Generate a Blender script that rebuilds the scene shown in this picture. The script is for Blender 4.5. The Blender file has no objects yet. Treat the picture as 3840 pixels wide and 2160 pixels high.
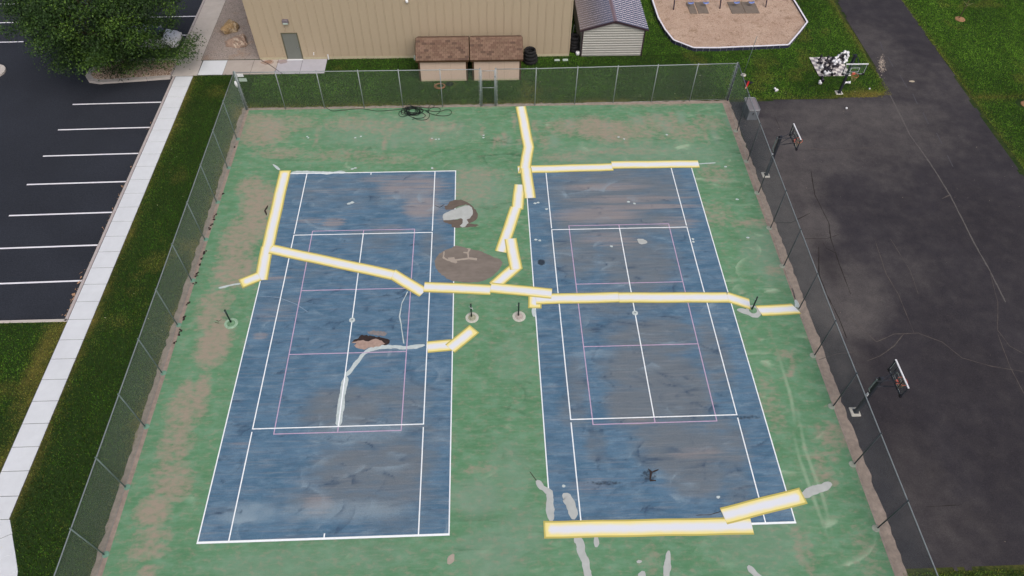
import bpy, math, random
import numpy as np
from mathutils import Vector, Matrix, noise as mnoise

rnd = random.Random(7)
nrs = np.random.RandomState(11)
scene = bpy.context.scene
COL = scene.collection
R = math.radians

# ------------------------------------------------------------------ camera, sky, sun, exposure
CAMP = np.array([7.48763831, -22.9989193, 31.00598676])
CAMR = np.array([[0.9992432128093851, 0.022856637695725608, -0.031473413663349714],
                 [-0.03754809567497683, 0.7780654762122339, -0.627060009279664],
                 [0.01015589314441521, 0.6277672250443439, 0.7783348694453842]])
cd = bpy.data.cameras.new('camera')
cam = bpy.data.objects.new('camera', cd)
COL.objects.link(cam)
cd.sensor_width = 36
cd.lens = 24.86742
cd.clip_start = 0.5
cd.clip_end = 2000
M = Matrix([list(CAMR[i]) + [CAMP[i]] for i in range(3)] + [[0, 0, 0, 1]])
cam.matrix_world = M
scene.camera = cam

SUN_EL, SUN_AZ = 52, 158          # elevation, and the compass bearing the light comes from
world = bpy.data.worlds.new('World')
scene.world = world
world.use_nodes = True
wn = world.node_tree
sky = wn.nodes.new('ShaderNodeTexSky')
sky.sky_type = 'NISHITA'
sky.sun_disc = False
sky.sun_elevation = R(SUN_EL)
sky.sun_rotation = R(SUN_AZ)
sky.air_density = 0.6
sky.dust_density = 6.0
sky.ozone_density = 1.0
bg = wn.nodes['Background']
wn.links.new(sky.outputs[0], bg.inputs[0])
bg.inputs[1].default_value = 0.13
sl = bpy.data.lights.new('sun', 'SUN')
sl.energy = 1.2
sl.angle = R(50)
sl.color = (1.0, 0.995, 0.985)
so = bpy.data.objects.new('sun', sl)
COL.objects.link(so)
az = R(SUN_AZ)
d = Vector((math.sin(az) * math.cos(R(SUN_EL)), math.cos(az) * math.cos(R(SUN_EL)), math.sin(R(SUN_EL))))
so.rotation_euler = d.to_track_quat('Z', 'Y').to_euler()
so.location = (0, -40, 60)
scene.view_settings.view_transform = 'Standard'
scene.view_settings.look = 'None'
scene.view_settings.gamma = 1
scene.view_settings.exposure = 0.0

# ------------------------------------------------------------------ helpers
FPX = 2652.525
def at(px, py, z=0.0):
    """survey helper: the point of the plane z that the photograph (3840 x 2160) shows at px, py"""
    v = CAMR @ np.array([(px - 1920) / FPX, (1080 - py) / FPX, -1])
    t = (z - CAMP[2]) / v[2]
    q = CAMP + v * t
    return (float(q[0]), float(q[1]))
K = .37267
def tl(x0, y0, pts, z=0.0, k=K):
    return [at(x0 + a * k, y0 + b * k, z) for a, b in pts]
def ov(pts, z=0.0):
    return [at(a * 1.49068, b * 1.49068, z) for a, b in pts]

def srgb(r, g, b):
    f = lambda c: (c / 255 / 12.92) if c / 255 <= .04045 else ((c / 255 + .055) / 1.055) ** 2.4
    return (f(r), f(g), f(b), 1.0)

def mat(name, col, rough=.8, var=.15, scale=3.0, bump=0.0, bscale=40.0, metal=0.0, spec=.3, detail=6, var2=0.0, scale2=.4, streak=None, alpha=1.0):
    m = bpy.data.materials.new(name)
    m.use_nodes = True
    nt = m.node_tree
    b = nt.nodes['Principled BSDF']
    b.inputs['Roughness'].default_value = rough
    b.inputs['Metallic'].default_value = metal
    b.inputs['Specular IOR Level'].default_value = spec
    tc = nt.nodes.new('ShaderNodeTexCoord')
    mp = nt.nodes.new('ShaderNodeMapping')
    nt.links.new(tc.outputs['Object'], mp.inputs[0])
    if streak: mp.inputs['Scale'].default_value = streak
    n = nt.nodes.new('ShaderNodeTexNoise')
    n.inputs['Scale'].default_value = scale
    n.inputs['Detail'].default_value = detail
    n.inputs['Roughness'].default_value = .65
    nt.links.new(mp.outputs[0], n.inputs['Vector'])
    cr = nt.nodes.new('ShaderNodeMapRange')
    cr.inputs['From Min'].default_value = .3
    cr.inputs['From Max'].default_value = .7
    cr.inputs['To Min'].default_value = 1 - var
    cr.inputs['To Max'].default_value = 1 + var
    nt.links.new(n.outputs[0], cr.inputs[0])
    last = cr.outputs[0]
    if var2:
        n2 = nt.nodes.new('ShaderNodeTexNoise')
        n2.inputs['Scale'].default_value = scale2
        n2.inputs['Detail'].default_value = 3
        nt.links.new(mp.outputs[0], n2.inputs['Vector'])
        c2 = nt.nodes.new('ShaderNodeMapRange')
        c2.inputs['From Min'].default_value = .3; c2.inputs['From Max'].default_value = .7
        c2.inputs['To Min'].default_value = 1 - var2; c2.inputs['To Max'].default_value = 1 + var2
        nt.links.new(n2.outputs[0], c2.inputs[0])
        mu = nt.nodes.new('ShaderNodeMath'); mu.operation = 'MULTIPLY'
        nt.links.new(last, mu.inputs[0]); nt.links.new(c2.outputs[0], mu.inputs[1])
        last = mu.outputs[0]
    vm = nt.nodes.new('ShaderNodeVectorMath'); vm.operation = 'SCALE'
    vm.inputs[0].default_value = col[:3]
    nt.links.new(last, vm.inputs['Scale'])
    nt.links.new(vm.outputs[0], b.inputs['Base Color'])
    if bump:
        n3 = nt.nodes.new('ShaderNodeTexNoise')
        n3.inputs['Scale'].default_value = bscale
        n3.inputs['Detail'].default_value = 4
        nt.links.new(tc.outputs['Object'], n3.inputs['Vector'])
        bp = nt.nodes.new('ShaderNodeBump')
        bp.inputs['Strength'].default_value = bump
        bp.inputs['Distance'].default_value = .02
        nt.links.new(n3.outputs[0], bp.inputs['Height'])
        nt.links.new(bp.outputs[0], b.inputs['Normal'])
    if alpha < 1: b.inputs['Alpha'].default_value = alpha
    return m

class MB:
    def __init__(s): s.v = []; s.f = []; s.mi = []
    def add(s, vs, fs, mi=0):
        o = len(s.v); s.v += [tuple(q) for q in vs]
        s.f += [tuple(o + i for i in f) for f in fs]; s.mi += [mi] * len(fs)
    def box(s, x0, x1, y0, y1, z0, z1, mi=0):
        s.add([(x0,y0,z0),(x1,y0,z0),(x1,y1,z0),(x0,y1,z0),(x0,y0,z1),(x1,y0,z1),(x1,y1,z1),(x0,y1,z1)],
              [(0,3,2,1),(4,5,6,7),(0,1,5,4),(1,2,6,5),(2,3,7,6),(3,0,4,7)], mi)
    def bbox(s, x0, x1, y0, y1, z0, z1, c, mi=0):
        """box with its vertical edges and top edge chamfered by c"""
        def ring(i, z): return [(x0+i+c,y0+i,z),(x1-i-c,y0+i,z),(x1-i,y0+i+c,z),(x1-i,y1-i-c,z),(x1-i-c,y1-i,z),(x0+i+c,y1-i,z),(x0+i,y1-i-c,z),(x0+i,y0+i+c,z)]
        vs = ring(0, z0) + ring(0, z1 - c) + ring(c * .7, z1)
        fs = [tuple(range(7, -1, -1)), tuple(range(16, 24))]
        for k in (0, 8):
            for i in range(8): fs.append((k+i, k+(i+1)%8, k+8+(i+1)%8, k+8+i))
        s.add(vs, fs, mi)
    def tube(s, pts, r, n=8, mi=0, caps=True, closed=False):
        P = [Vector(q) for q in pts]; rs = r if isinstance(r, (list, tuple)) else [r] * len(P)
        o = len(s.v); up = Vector((0, 0, 1)); prev = None
        for i, q in enumerate(P):
            if closed: t = (P[(i+1) % len(P)] - P[i-1])
            else: t = (P[min(i+1, len(P)-1)] - P[max(i-1, 0)])
            t.normalize()
            if prev is None:
                a = t.cross(up)
                if a.length < .05: a = t.cross(Vector((1, 0, 0)))
            else: a = prev - t * prev.dot(t)
            a.normalize(); prev = a; b = t.cross(a)
            for j in range(n):
                w = 2 * math.pi * j / n
                s.v.append(tuple(q + a * math.cos(w) * rs[i] + b * math.sin(w) * rs[i]))
        m = len(P)
        for i in range(m if closed else m - 1):
            for j in range(n):
                k2 = (i + 1) % m
                s.f.append((o+i*n+j, o+i*n+(j+1)%n, o+k2*n+(j+1)%n, o+k2*n+j)); s.mi.append(mi)
        if caps and not closed:
            s.f.append(tuple(o + j for j in range(n-1, -1, -1))); s.mi.append(mi)
            s.f.append(tuple(o + (m-1)*n + j for j in range(n))); s.mi.append(mi)
    def lathe(s, prof, n=16, c=(0,0,0), mi=0):
        o = len(s.v)
        for r, z in prof:
            for j in range(n):
                w = 2*math.pi*j/n; s.v.append((c[0]+r*math.cos(w), c[1]+r*math.sin(w), c[2]+z))
        for i in range(len(prof)-1):
            for j in range(n):
                s.f.append((o+i*n+j, o+i*n+(j+1)%n, o+(i+1)*n+(j+1)%n, o+(i+1)*n+j)); s.mi.append(mi)
        s.f.append(tuple(o+j for j in range(n-1,-1,-1))); s.mi.append(mi)
        s.f.append(tuple(o+(len(prof)-1)*n+j for j in range(n))); s.mi.append(mi)
    def build(s, name, mats, parent=None, smooth=False, loc=None):
        me = bpy.data.meshes.new(name); me.from_pydata(s.v, [], s.f)
        for m in (mats if isinstance(mats, (list, tuple)) else [mats]): me.materials.append(m)
        if any(s.mi): me.polygons.foreach_set('material_index', s.mi)
        if smooth: me.polygons.foreach_set('use_smooth', [True]*len(s.f))
        me.update()
        return link(name, me, parent, loc)

def link(name, me, parent=None, loc=None):
    o = bpy.data.objects.new(name, me); COL.objects.link(o)
    if parent: o.parent = parent
    if loc: o.location = loc
    return o
def empty(name, loc=(0,0,0), rz=0):
    o = bpy.data.objects.new(name, None); COL.objects.link(o); o.location = loc; o.rotation_euler = (0,0,rz); o.empty_display_size = .2
    return o
def tag(o, label=None, cat=None, group=None, kind=None):
    if label: o['label'] = label
    if cat: o['category'] = cat
    if group: o['group'] = group
    if kind: o['kind'] = kind
    return o
def copy_tree(o, parent=None):
    c = o.copy(); COL.objects.link(c); c.parent = parent
    for ch in list(o.children): copy_tree(ch, c)
    return c
def npmesh(name, verts, faces, m, parent=None, attrs=None, uv=None):
    """fast mesh: verts (n,3), faces (m,k)"""
    me = bpy.data.meshes.new(name); n = len(verts); fk = faces.shape[1]
    me.vertices.add(n); me.vertices.foreach_set('co', verts.astype(np.float32).ravel())
    me.loops.add(faces.size); me.loops.foreach_set('vertex_index', faces.astype(np.int32).ravel())
    me.polygons.add(len(faces)); me.polygons.foreach_set('loop_start', np.arange(0, faces.size, fk, dtype=np.int32))
    me.update(calc_edges=True)
    for k, a in (attrs or {}).items():
        at_ = me.attributes.new(k, 'FLOAT', 'POINT'); at_.data.foreach_set('value', a.astype(np.float32).ravel())
    me.materials.append(m); me.validate()
    return link(name, me, parent)

# numpy noise
def vnoise(x, y, s, seed=0):
    rs = np.random.RandomState(seed); T = rs.rand(256, 256)
    X = np.asarray(x) * s + 1000.37; Y = np.asarray(y) * s + 1000.73
    xi = np.floor(X).astype(int); yi = np.floor(Y).astype(int); fx = X - xi; fy = Y - yi
    fx = fx*fx*(3-2*fx); fy = fy*fy*(3-2*fy)
    a = T[xi & 255, yi & 255]; b = T[(xi+1) & 255, yi & 255]; c = T[xi & 255, (yi+1) & 255]; e = T[(xi+1) & 255, (yi+1) & 255]
    return (a*(1-fx)+b*fx)*(1-fy)+(c*(1-fx)+e*fx)*fy
def fbm(x, y, s, seed=0, o=4):
    r = 0; w = 1; t = 0
    for i in range(o):
        r = r + w*vnoise(x, y, s*2**i, seed+i); t += w; w *= .55
    return r/t
def sstep(a, b, x):
    t = np.clip((x-a)/(b-a), 0, 1); return t*t*(3-2*t)

class Canvas:
    """wear map of a painted slab: values on a fine grid of the slab's own vertices"""
    def __init__(s, x0, x1, y0, y1, res):
        s.nx = int((x1-x0)/res)+1; s.ny = int((y1-y0)/res)+1
        s.xs = np.linspace(x0, x1, s.nx); s.ys = np.linspace(y0, y1, s.ny)
        s.X, s.Y = np.meshgrid(s.xs, s.ys); s.box = (x0, x1, y0, y1)
        s.ch = {}
    def get(s, n):
        if n not in s.ch: s.ch[n] = np.zeros_like(s.X)
        return s.ch[n]
    def win(s, x0, x1, y0, y1):
        i0, i1 = np.searchsorted(s.xs, [x0, x1]); j0, j1 = np.searchsorted(s.ys, [y0, y1])
        return slice(j0, j1), slice(i0, i1)
    def blob(s, n, x, y, rx, ry, v):
        w = s.win(x-rx*1.8, x+rx*1.8, y-ry*1.8, y+ry*1.8); A = s.get(n)
        d = ((s.X[w]-x)/rx)**2+((s.Y[w]-y)/ry)**2
        A[w] = np.maximum(A[w], v*np.clip(1.25-d*.75, 0, 1))
    def stroke(s, n, pts, wd, v, side=0, add=False):
        P = np.array(pts); pad = wd*3
        w = s.win(P[:,0].min()-pad, P[:,0].max()+pad, P[:,1].min()-pad, P[:,1].max()+pad); A = s.get(n)
        X = s.X[w]; Y = s.Y[w]
        if X.size == 0: return
        best = np.full(X.shape, 1e9); sg = np.zeros(X.shape); tt = np.zeros(X.shape)
        m = len(P)-1
        for i in range(m):
            a, b = P[i], P[i+1]; dx, dy = b-a; L2 = dx*dx+dy*dy+1e-9
            t = np.clip(((X-a[0])*dx+(Y-a[1])*dy)/L2, 0, 1)
            qx = X-a[0]-t*dx; qy = Y-a[1]-t*dy; dd = np.hypot(qx, qy)
            k = dd < best; best = np.where(k, dd, best); sg = np.where(k, np.sign(dx*qy-dy*qx), sg); tt = np.where(k, (i+t)/m, tt)
        fade = np.sin(np.clip(tt, .01, .99)*math.pi)**1.2
        if side: val = np.where(sg*side > 0, np.exp(-best/wd), np.clip(1-best/(wd*.18), 0, 1))
        else: val = np.clip(1.3-best/wd, 0, 1)
        if add: A[w] += v*val*fade
        else: A[w] = np.maximum(A[w], v*val*fade)
    def arcs(s, n, count, wd, v, seed, box=None, rmax=2.2, side=True):
        r = random.Random(seed); x0, x1, y0, y1 = box or s.box
        for _ in range(count):
            cx, cy = r.uniform(x0, x1), r.uniform(y0, y1); rad = r.uniform(.4, rmax); a0 = r.uniform(0, 6.28); sp = r.uniform(.5, 1.9)
            sq = r.uniform(.35, .8)
            pts = [(cx+rad*1.3*math.cos(a0+sp*i/7), cy+rad*sq*math.sin(a0+sp*i/7)) for i in range(8)]
            s.stroke(n, pts, wd*r.uniform(.5, 1.4), v*r.uniform(.3, 1), side=r.choice((-1, 1)) if side else 0, add=True)
    def sheet(s, name, m, z, parent):
        idx = np.arange(s.nx*s.ny).reshape(s.ny, s.nx)
        f = np.stack([idx[:-1,:-1], idx[:-1,1:], idx[1:,1:], idx[1:,:-1]], -1).reshape(-1, 4)
        v = np.stack([s.X.ravel(), s.Y.ravel(), np.full(s.X.size, z)], -1)
        return npmesh(name, v, f, m, parent, {k: a for k, a in s.ch.items()})

def poly_sheet(name, pts, z, m, parent=None, rag=0.0, step=.12, seed=0):
    """flat sheet from an outline, its edge made ragged by rag metres"""
    r = random.Random(seed + len(pts)); P = []
    if rag:
        n = len(pts)
        for i in range(n):
            a = Vector(pts[i]+(0,)) if len(pts[i]) == 2 else Vector(pts[i]); b = Vector(pts[(i+1) % n]+(0,)); L = (b-a).length; k = max(1, int(L/step))
            nn = Vector((-(b-a).y, (b-a).x, 0)); nn.normalize() if nn.length else None
            for j in range(k):
                q = a.lerp(b, j/k)+nn*r.gauss(0, rag); P.append((q.x, q.y))
    else: P = list(pts)
    me = bpy.data.meshes.new(name)
    bm_v = [(x, y, z) for x, y in P]
    from mathutils.geometry import tessellate_polygon
    tri = tessellate_polygon([[Vector(q) for q in bm_v]])
    fs = []
    for t in tri:
        a, b, c = (Vector(bm_v[i]) for i in t)
        fs.append(t if (b-a).cross(c-a).z > 0 else (t[0], t[2], t[1]))
    me.from_pydata(bm_v, [], fs); me.materials.append(m); me.update()
    return link(name, me, parent)

def ribbon(mb, pts, w, z, jit=.0, seed=1, sub=.15, taper=True):
    r = random.Random(seed); P = [Vector((a, b, 0)) for a, b in pts]; Q = []
    for i in range(len(P)-1):
        k = max(1, int((P[i+1]-P[i]).length/sub))
        for j in range(k): Q.append(P[i].lerp(P[i+1], j/k))
    Q.append(P[-1])
    L, Rr = [], []; n = len(Q); off = 0
    for i, q in enumerate(Q):
        t = Q[min(i+1, n-1)]-Q[max(i-1, 0)]; t.normalize(); nn = Vector((-t.y, t.x, 0))
        a1 = float(fbm(q.x, q.y, 2.2, seed+3, 4)); a2 = float(fbm(q.x, q.y, 2.2, seed+23, 4)); e_ = min(1, (sub*min(i, n-1-i)+.02)/(.6*w+.02))**.5 if taper else 1
        k1 = .5*w*e_ if not jit else e_*(.5*w*(.45+1.1*a1)+jit*2*(a1-.5)+r.gauss(0, jit*.12)); k2 = .5*w*e_ if not jit else e_*(.5*w*(.45+1.1*a2)+jit*2*(a2-.5)+r.gauss(0, jit*.12))
        L.append(q+nn*max(.004, k1)); Rr.append(q-nn*max(.004, k2))
    vs = [(a.x, a.y, z) for a in L]+[(a.x, a.y, z) for a in Rr]
    mb.add(vs, [(n+i, n+i+1, i+1, i) for i in range(n-1)])

def smooth_path(pts, n=10, closed=False):
    P = [Vector(q) for q in pts]; out = []; m = len(P)
    for i in range(m if closed else m-1):
        g = lambda k: P[k % m] if closed else P[max(0, min(m-1, k))]
        a, b, c, e = g(i-1), g(i), g(i+1), g(i+2)
        for j in range(n):
            t = j/n
            out.append(.5*((2*b)+(c-a)*t+(2*a-5*b+4*c-e)*t*t+(3*b-a-3*c+e)*t**3))
    if not closed: out.append(P[-1])
    return out

# ------------------------------------------------------------------ materials
M_ = {}
M_['lot'] = mat('lot_asphalt', srgb(42, 46, 54), .9, .4, 14, .6, 90, var2=.14, scale2=.25, detail=8)
M_['white_paint'] = mat('road_paint', srgb(228, 228, 234), .7, .05, 6)
M_['line_white'] = mat('court_line_white', srgb(238, 244, 246), .7, .05, 6)
M_['line_pink'] = mat('pickleball_line_pink', srgb(186, 164, 190), .75, .14, 5)
M_['conc_new'] = mat('concrete_new', srgb(206, 211, 215), .85, .04, 2.5, .15, 60, var2=.04, scale2=.5)
M_['conc_old'] = mat('concrete_old', srgb(184, 178, 171), .88, .07, 2.5, .2, 60, var2=.07, scale2=.4)
M_['conc_pad'] = mat('concrete_pad', srgb(172, 172, 180), .88, .07, 1.6, .2, 60, var2=.06, scale2=.5)
M_['conc_pad2'] = mat('concrete_pad_tan', srgb(170, 162, 154), .88, .07, 1.6, .2, 60, var2=.06, scale2=.5)
M_['joint'] = mat('joint_dark', srgb(84, 84, 84), .95, .2, 8)
M_['curb'] = mat('curb_concrete', srgb(172, 164, 162), .9, .1, 4, .2, 50)
M_['dirt'] = mat('dirt_edge', srgb(148, 135, 124), .95, .2, 4, .6, 30, var2=.1, scale2=1)
M_['soil'] = mat('soil', srgb(66, 72, 34), .95, .3, 6, .5, 30)
M_['galv'] = mat('galvanised_steel', srgb(150, 158, 160), .45, .1, 8, metal=.35, spec=.5)
M_['galvd'] = mat('weathered_post_steel', srgb(112, 128, 126), .55, .12, 8, metal=.3, spec=.4)
M_['galvk'] = mat('dark_post_steel', srgb(74, 82, 86), .55, .12, 8, metal=.3, spec=.4)
M_['wire_lit'] = mat('chain_link_wire_lit', srgb(124, 140, 130), .6, .1, 8, spec=.4)  # left and back mesh: light caught by the wires is put into the colour
M_['wire'] = mat('chain_link_wire', srgb(92, 104, 106), .6, .1, 8, spec=.4)  # same wire as seen from its dark side, that darkness put into the colour
M_['wall'] = mat('tan_wall_panel', srgb(169, 155, 132), .8, .025, 1.5, .1, 30, var2=.03, scale2=.15)
M_['found'] = mat('foundation_concrete', srgb(176, 168, 142), .9, .1, 5)
M_['roof_b'] = mat('building_roof', srgb(150, 148, 142), .6, .08, 2)
M_['door'] = mat('grey_door', srgb(110, 114, 108), .55, .03, 3)
M_['doorf'] = mat('door_frame', srgb(92, 92, 76), .6, .05, 3)
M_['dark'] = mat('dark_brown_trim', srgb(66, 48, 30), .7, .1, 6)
M_['mroof'] = mat('brown_metal_roof', srgb(200, 192, 198), .26, .0, 1, metal=.92, spec=.6)
M_['fascia'] = mat('dark_metal_fascia', srgb(56, 40, 48), .5, .06, 4, spec=.5)
M_['siding'] = mat('grey_metal_siding', srgb(158, 158, 152), .55, .04, 3, metal=.1, spec=.5)
M_['shingle'] = [mat('shingle_a', srgb(118, 97, 82), .95, .12, 10, .5, 70), mat('shingle_b', srgb(110, 88, 75), .95, .12, 10, .5, 70),
                 mat('shingle_c', srgb(126, 103, 88), .95, .12, 10, .5, 70), mat('shingle_d', srgb(94, 76, 66), .95, .12, 10, .5, 70)]
M_['boxwall'] = mat('shed_wall_panel', srgb(194, 174, 157), .75, .03, 3, streak=(6, 6, .4))
M_['rubber'] = mat('tyre_rubber', srgb(30, 30, 32), .85, .2, 10, .4, 40)
M_['hose'] = mat('black_hose', srgb(20, 28, 28), .5, .15, 10)
M_['hose_o'] = mat('orange_hose', srgb(150, 106, 78), .6, .15, 10)
M_['plastic_w'] = mat('white_plastic', srgb(222, 224, 226), .45, .04, 5)
M_['plastic_k'] = mat('black_plastic', srgb(28, 24, 34), .45, .1, 5, spec=.5)
M_['plastic_p'] = mat('pale_plastic_lid', srgb(170, 186, 176), .6, .08, 5)
M_['pole'] = mat('black_powder_coat', srgb(38, 42, 50), .5, .15, 6, spec=.5)
M_['netpole'] = mat('dark_green_post', srgb(14, 40, 34), .5, .15, 6, spec=.5)
M_['pad_w'] = mat('pale_concrete_base', srgb(190, 188, 178), .9, .08, 5, .2, 60)
M_['rim'] = mat('orange_rim', srgb(196, 96, 78), .5, .05, 5)
M_['net'] = mat('net_cord', srgb(170, 150, 110), .8, .1, 8)
M_['cab'] = mat('grey_cabinet', srgb(102, 106, 112), .6, .05, 4)
M_['cablid'] = mat('grey_lid', srgb(124, 120, 124), .65, .05, 4)
M_['swing_b'] = mat('swing_frame_dark', srgb(50, 44, 66), .5, .1, 5)
M_['seat'] = mat('blue_swing_seat', srgb(120, 140, 200), .5, .06, 5)
M_['mat'] = mat('rubber_mat', srgb(118, 108, 98), .9, .16, 4, .3, 40)
M_['border_w'] = mat('white_border_cap', srgb(226, 226, 234), .6, .06, 4)
M_['border_k'] = mat('dark_border_side', srgb(44, 48, 66), .7, .25, 6)
M_['bark'] = mat('bark', srgb(88, 76, 64), .95, .25, 8, .8, 20)
M_['sapl'] = mat('sapling_bark', srgb(122, 122, 84), .9, .2, 8)
M_['red'] = mat('red_plastic', srgb(196, 44, 40), .5, .08, 6)
M_['glassdark'] = mat('tinted_glass', srgb(30, 34, 40), .12, .02, 3, spec=.8)
M_['carw'] = mat('white_car_paint', srgb(226, 228, 232), .25, .01, 2, spec=.6)
M_['chrome'] = mat('bright_metal', srgb(180, 180, 184), .3, .03, 4, metal=.8)
M_['lamp'] = mat('headlight_lens', srgb(200, 205, 210), .15, .03, 4, spec=.8)
M_['patch'] = mat('brown_patch', srgb(122, 114, 106), .9, .12, 2.2, .25, 50, var2=.1, scale2=.6, streak=(1, 2.5, 1))
M_['patch_d'] = mat('dark_patch', srgb(102, 92, 84), .9, .14, 3, .25, 50, streak=(1, 2, 1))
M_['patch_l'] = mat('grey_mortar', srgb(176, 181, 178), .9, .1, 2.2, .25, 50)
M_['patch_m'] = mat('beige_mortar', srgb(164, 154, 142), .9, .08, 3, .25, 50)
M_['bitumen'] = mat('black_bitumen', srgb(52, 42, 40), .85, .45, 7, .8, 30)
M_['tanp'] = mat('bare_tan_patch', srgb(164, 142, 130), .9, .18, 6, .3, 50)
M_['filler'] = mat('pale_filler', srgb(186, 198, 198), .85, .12, 5, .2, 40)
M_['filler_thin'] = mat('thin_filler', srgb(122, 144, 162), .85, .15, 5)
M_['crack'] = mat('crack_line', srgb(84, 78, 75), .95, .25, 5)
M_['crack_p'] = mat('crack_line_pale', srgb(92, 89, 87), .95, .25, 5)
M_['crack_k'] = mat('crack_line_dark', srgb(40, 36, 34), .95, .25, 5)
M_['stripe_old'] = mat('faded_stripe', srgb(74, 73, 78), .9, .25, 6)
M_['yellowdebris'] = mat('dry_debris', srgb(176, 140, 110), .95, .3, 10, .5, 40)
def attr_mix_mat(name, base, layers, rough=.85, bump=.25, bscale=60, spark=0.0, fine=(60, .1), streak=(1, 1, 1), detail=7):
    """painted or worn slab: base colour, then (attribute, colour, noise scale, noise strength, soft, amount, stretch) on top"""
    m = bpy.data.materials.new(name); m.use_nodes = True; nt = m.node_tree; b = nt.nodes['Principled BSDF']
    b.inputs['Roughness'].default_value = rough; b.inputs['Specular IOR Level'].default_value = .2
    tc = nt.nodes.new('ShaderNodeTexCoord')
    def noise(sc, det=5, st=(1,1,1), dist=0.0):
        mp = nt.nodes.new('ShaderNodeMapping'); mp.inputs['Scale'].default_value = st
        nt.links.new(tc.outputs['Object'], mp.inputs[0])
        n = nt.nodes.new('ShaderNodeTexNoise'); n.inputs['Scale'].default_value = sc; n.inputs['Detail'].default_value = det; n.inputs['Roughness'].default_value = .62; n.inputs['Distortion'].default_value = dist
        nt.links.new(mp.outputs[0], n.inputs['Vector']); return n.outputs[0]
    rgb = nt.nodes.new('ShaderNodeRGB'); rgb.outputs[0].default_value = base; cur = rgb.outputs[0]
    for (an, col, sc, st, soft, amt, stretch) in layers:
        if an:
            a = nt.nodes.new('ShaderNodeAttribute'); a.attribute_name = an; src = a.outputs['Fac']
        else: src = None
        n = noise(sc, detail, stretch)
        if an:
            # mask = smoothstep(.5-soft, .5+soft, attr + (noise-.5)*st)
            s1 = nt.nodes.new('ShaderNodeMath'); s1.operation = 'MULTIPLY_ADD'; s1.inputs[1].default_value = st
            nt.links.new(n, s1.inputs[0]); nt.links.new(src, s1.inputs[2])
            mr = nt.nodes.new('ShaderNodeMapRange'); mr.interpolation_type = 'SMOOTHSTEP'
            mr.inputs['From Min'].default_value = .5+st*.5-soft; mr.inputs['From Max'].default_value = .5+st*.5+soft
            nt.links.new(s1.outputs[0], mr.inputs[0])
        else:
            mr = nt.nodes.new('ShaderNodeMapRange'); mr.interpolation_type = 'SMOOTHSTEP'
            mr.inputs['From Min'].default_value = st-soft; mr.inputs['From Max'].default_value = st+soft
            nt.links.new(n, mr.inputs[0])
        mr.inputs['To Max'].default_value = amt
        mx = nt.nodes.new('ShaderNodeMix'); mx.data_type = 'RGBA'
        nt.links.new(mr.outputs[0], mx.inputs['Factor']); nt.links.new(cur, mx.inputs['A']); mx.inputs['B'].default_value = col
        cur = mx.outputs['Result']
    fn = noise(fine[0], 3, streak)
    mr = nt.nodes.new('ShaderNodeMapRange'); mr.inputs['From Min'].default_value = .3; mr.inputs['From Max'].default_value = .7
    mr.inputs['To Min'].default_value = 1-fine[1]; mr.inputs['To Max'].default_value = 1+fine[1]
    nt.links.new(fn, mr.inputs[0])
    vm = nt.nodes.new('ShaderNodeVectorMath'); vm.operation = 'SCALE'
    nt.links.new(cur, vm.inputs[0]); nt.links.new(mr.outputs[0], vm.inputs['Scale'])
    nt.links.new(vm.outputs[0], b.inputs['Base Color'])
    bp = nt.nodes.new('ShaderNodeBump'); bp.inputs['Strength'].default_value = bump; bp.inputs['Distance'].default_value = .01
    nt.links.new(noise(bscale, 3), bp.inputs['Height']); nt.links.new(bp.outputs[0], b.inputs['Normal'])
    return m

M_['boulder1'] = attr_mix_mat('boulder_ochre', srgb(150, 128, 96), [(None, srgb(186, 170, 146), 1.6, .56, .05, .8, (1,1,1)), (None, srgb(92, 78, 58), 2.2, .6, .06, .8, (1,1,1))], fine=(14, .3), bump=1, bscale=12)
M_['boulder2'] = attr_mix_mat('boulder_pink', srgb(150, 130, 116), [(None, srgb(192, 178, 162), 1.3, .57, .03, .8, (1,3,1)), (None, srgb(112, 92, 80), 1.8, .6, .06, .7, (1,2,1))], fine=(14, .25), bump=1, bscale=12)

MAT_GREEN = attr_mix_mat('court_green_paint', srgb(92, 138, 102), [
    (None, srgb(78, 124, 88), .35, .5, .2, .75, (1, 1, 1)),
    (None, srgb(124, 160, 134), 1.1, .56, .16, .55, (1, 1.6, 1)),
    (None, srgb(80, 122, 90), 2.6, .6, .14, .45, (.7, 1.8, 1)),
    ('haze', srgb(124, 148, 130), 1.5, .6, .6, .8, (1, 1, 1)),
    ('pale', srgb(152, 176, 148), 2.5, .5, .42, .95, (1, 1, 1)),
    ('darks', srgb(62, 104, 74), 2.5, .4, .45, .9, (1, 1, 1)),
    (None, srgb(112, 150, 122), 1.6, .56, .08, .3, (.4, 3, 1)),
    (None, srgb(132, 144, 124), 2.4, .6, .08, .3, (.45, 3, 1)),
    ('wear', srgb(154, 140, 126), 2.6, 2.7, .62, .9, (1, 1.7, 1)),
    (None, srgb(160, 160, 140), 9, .68, .06, .12, (1, 1.6, 1))], fine=(30, .1), detail=9)
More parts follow.
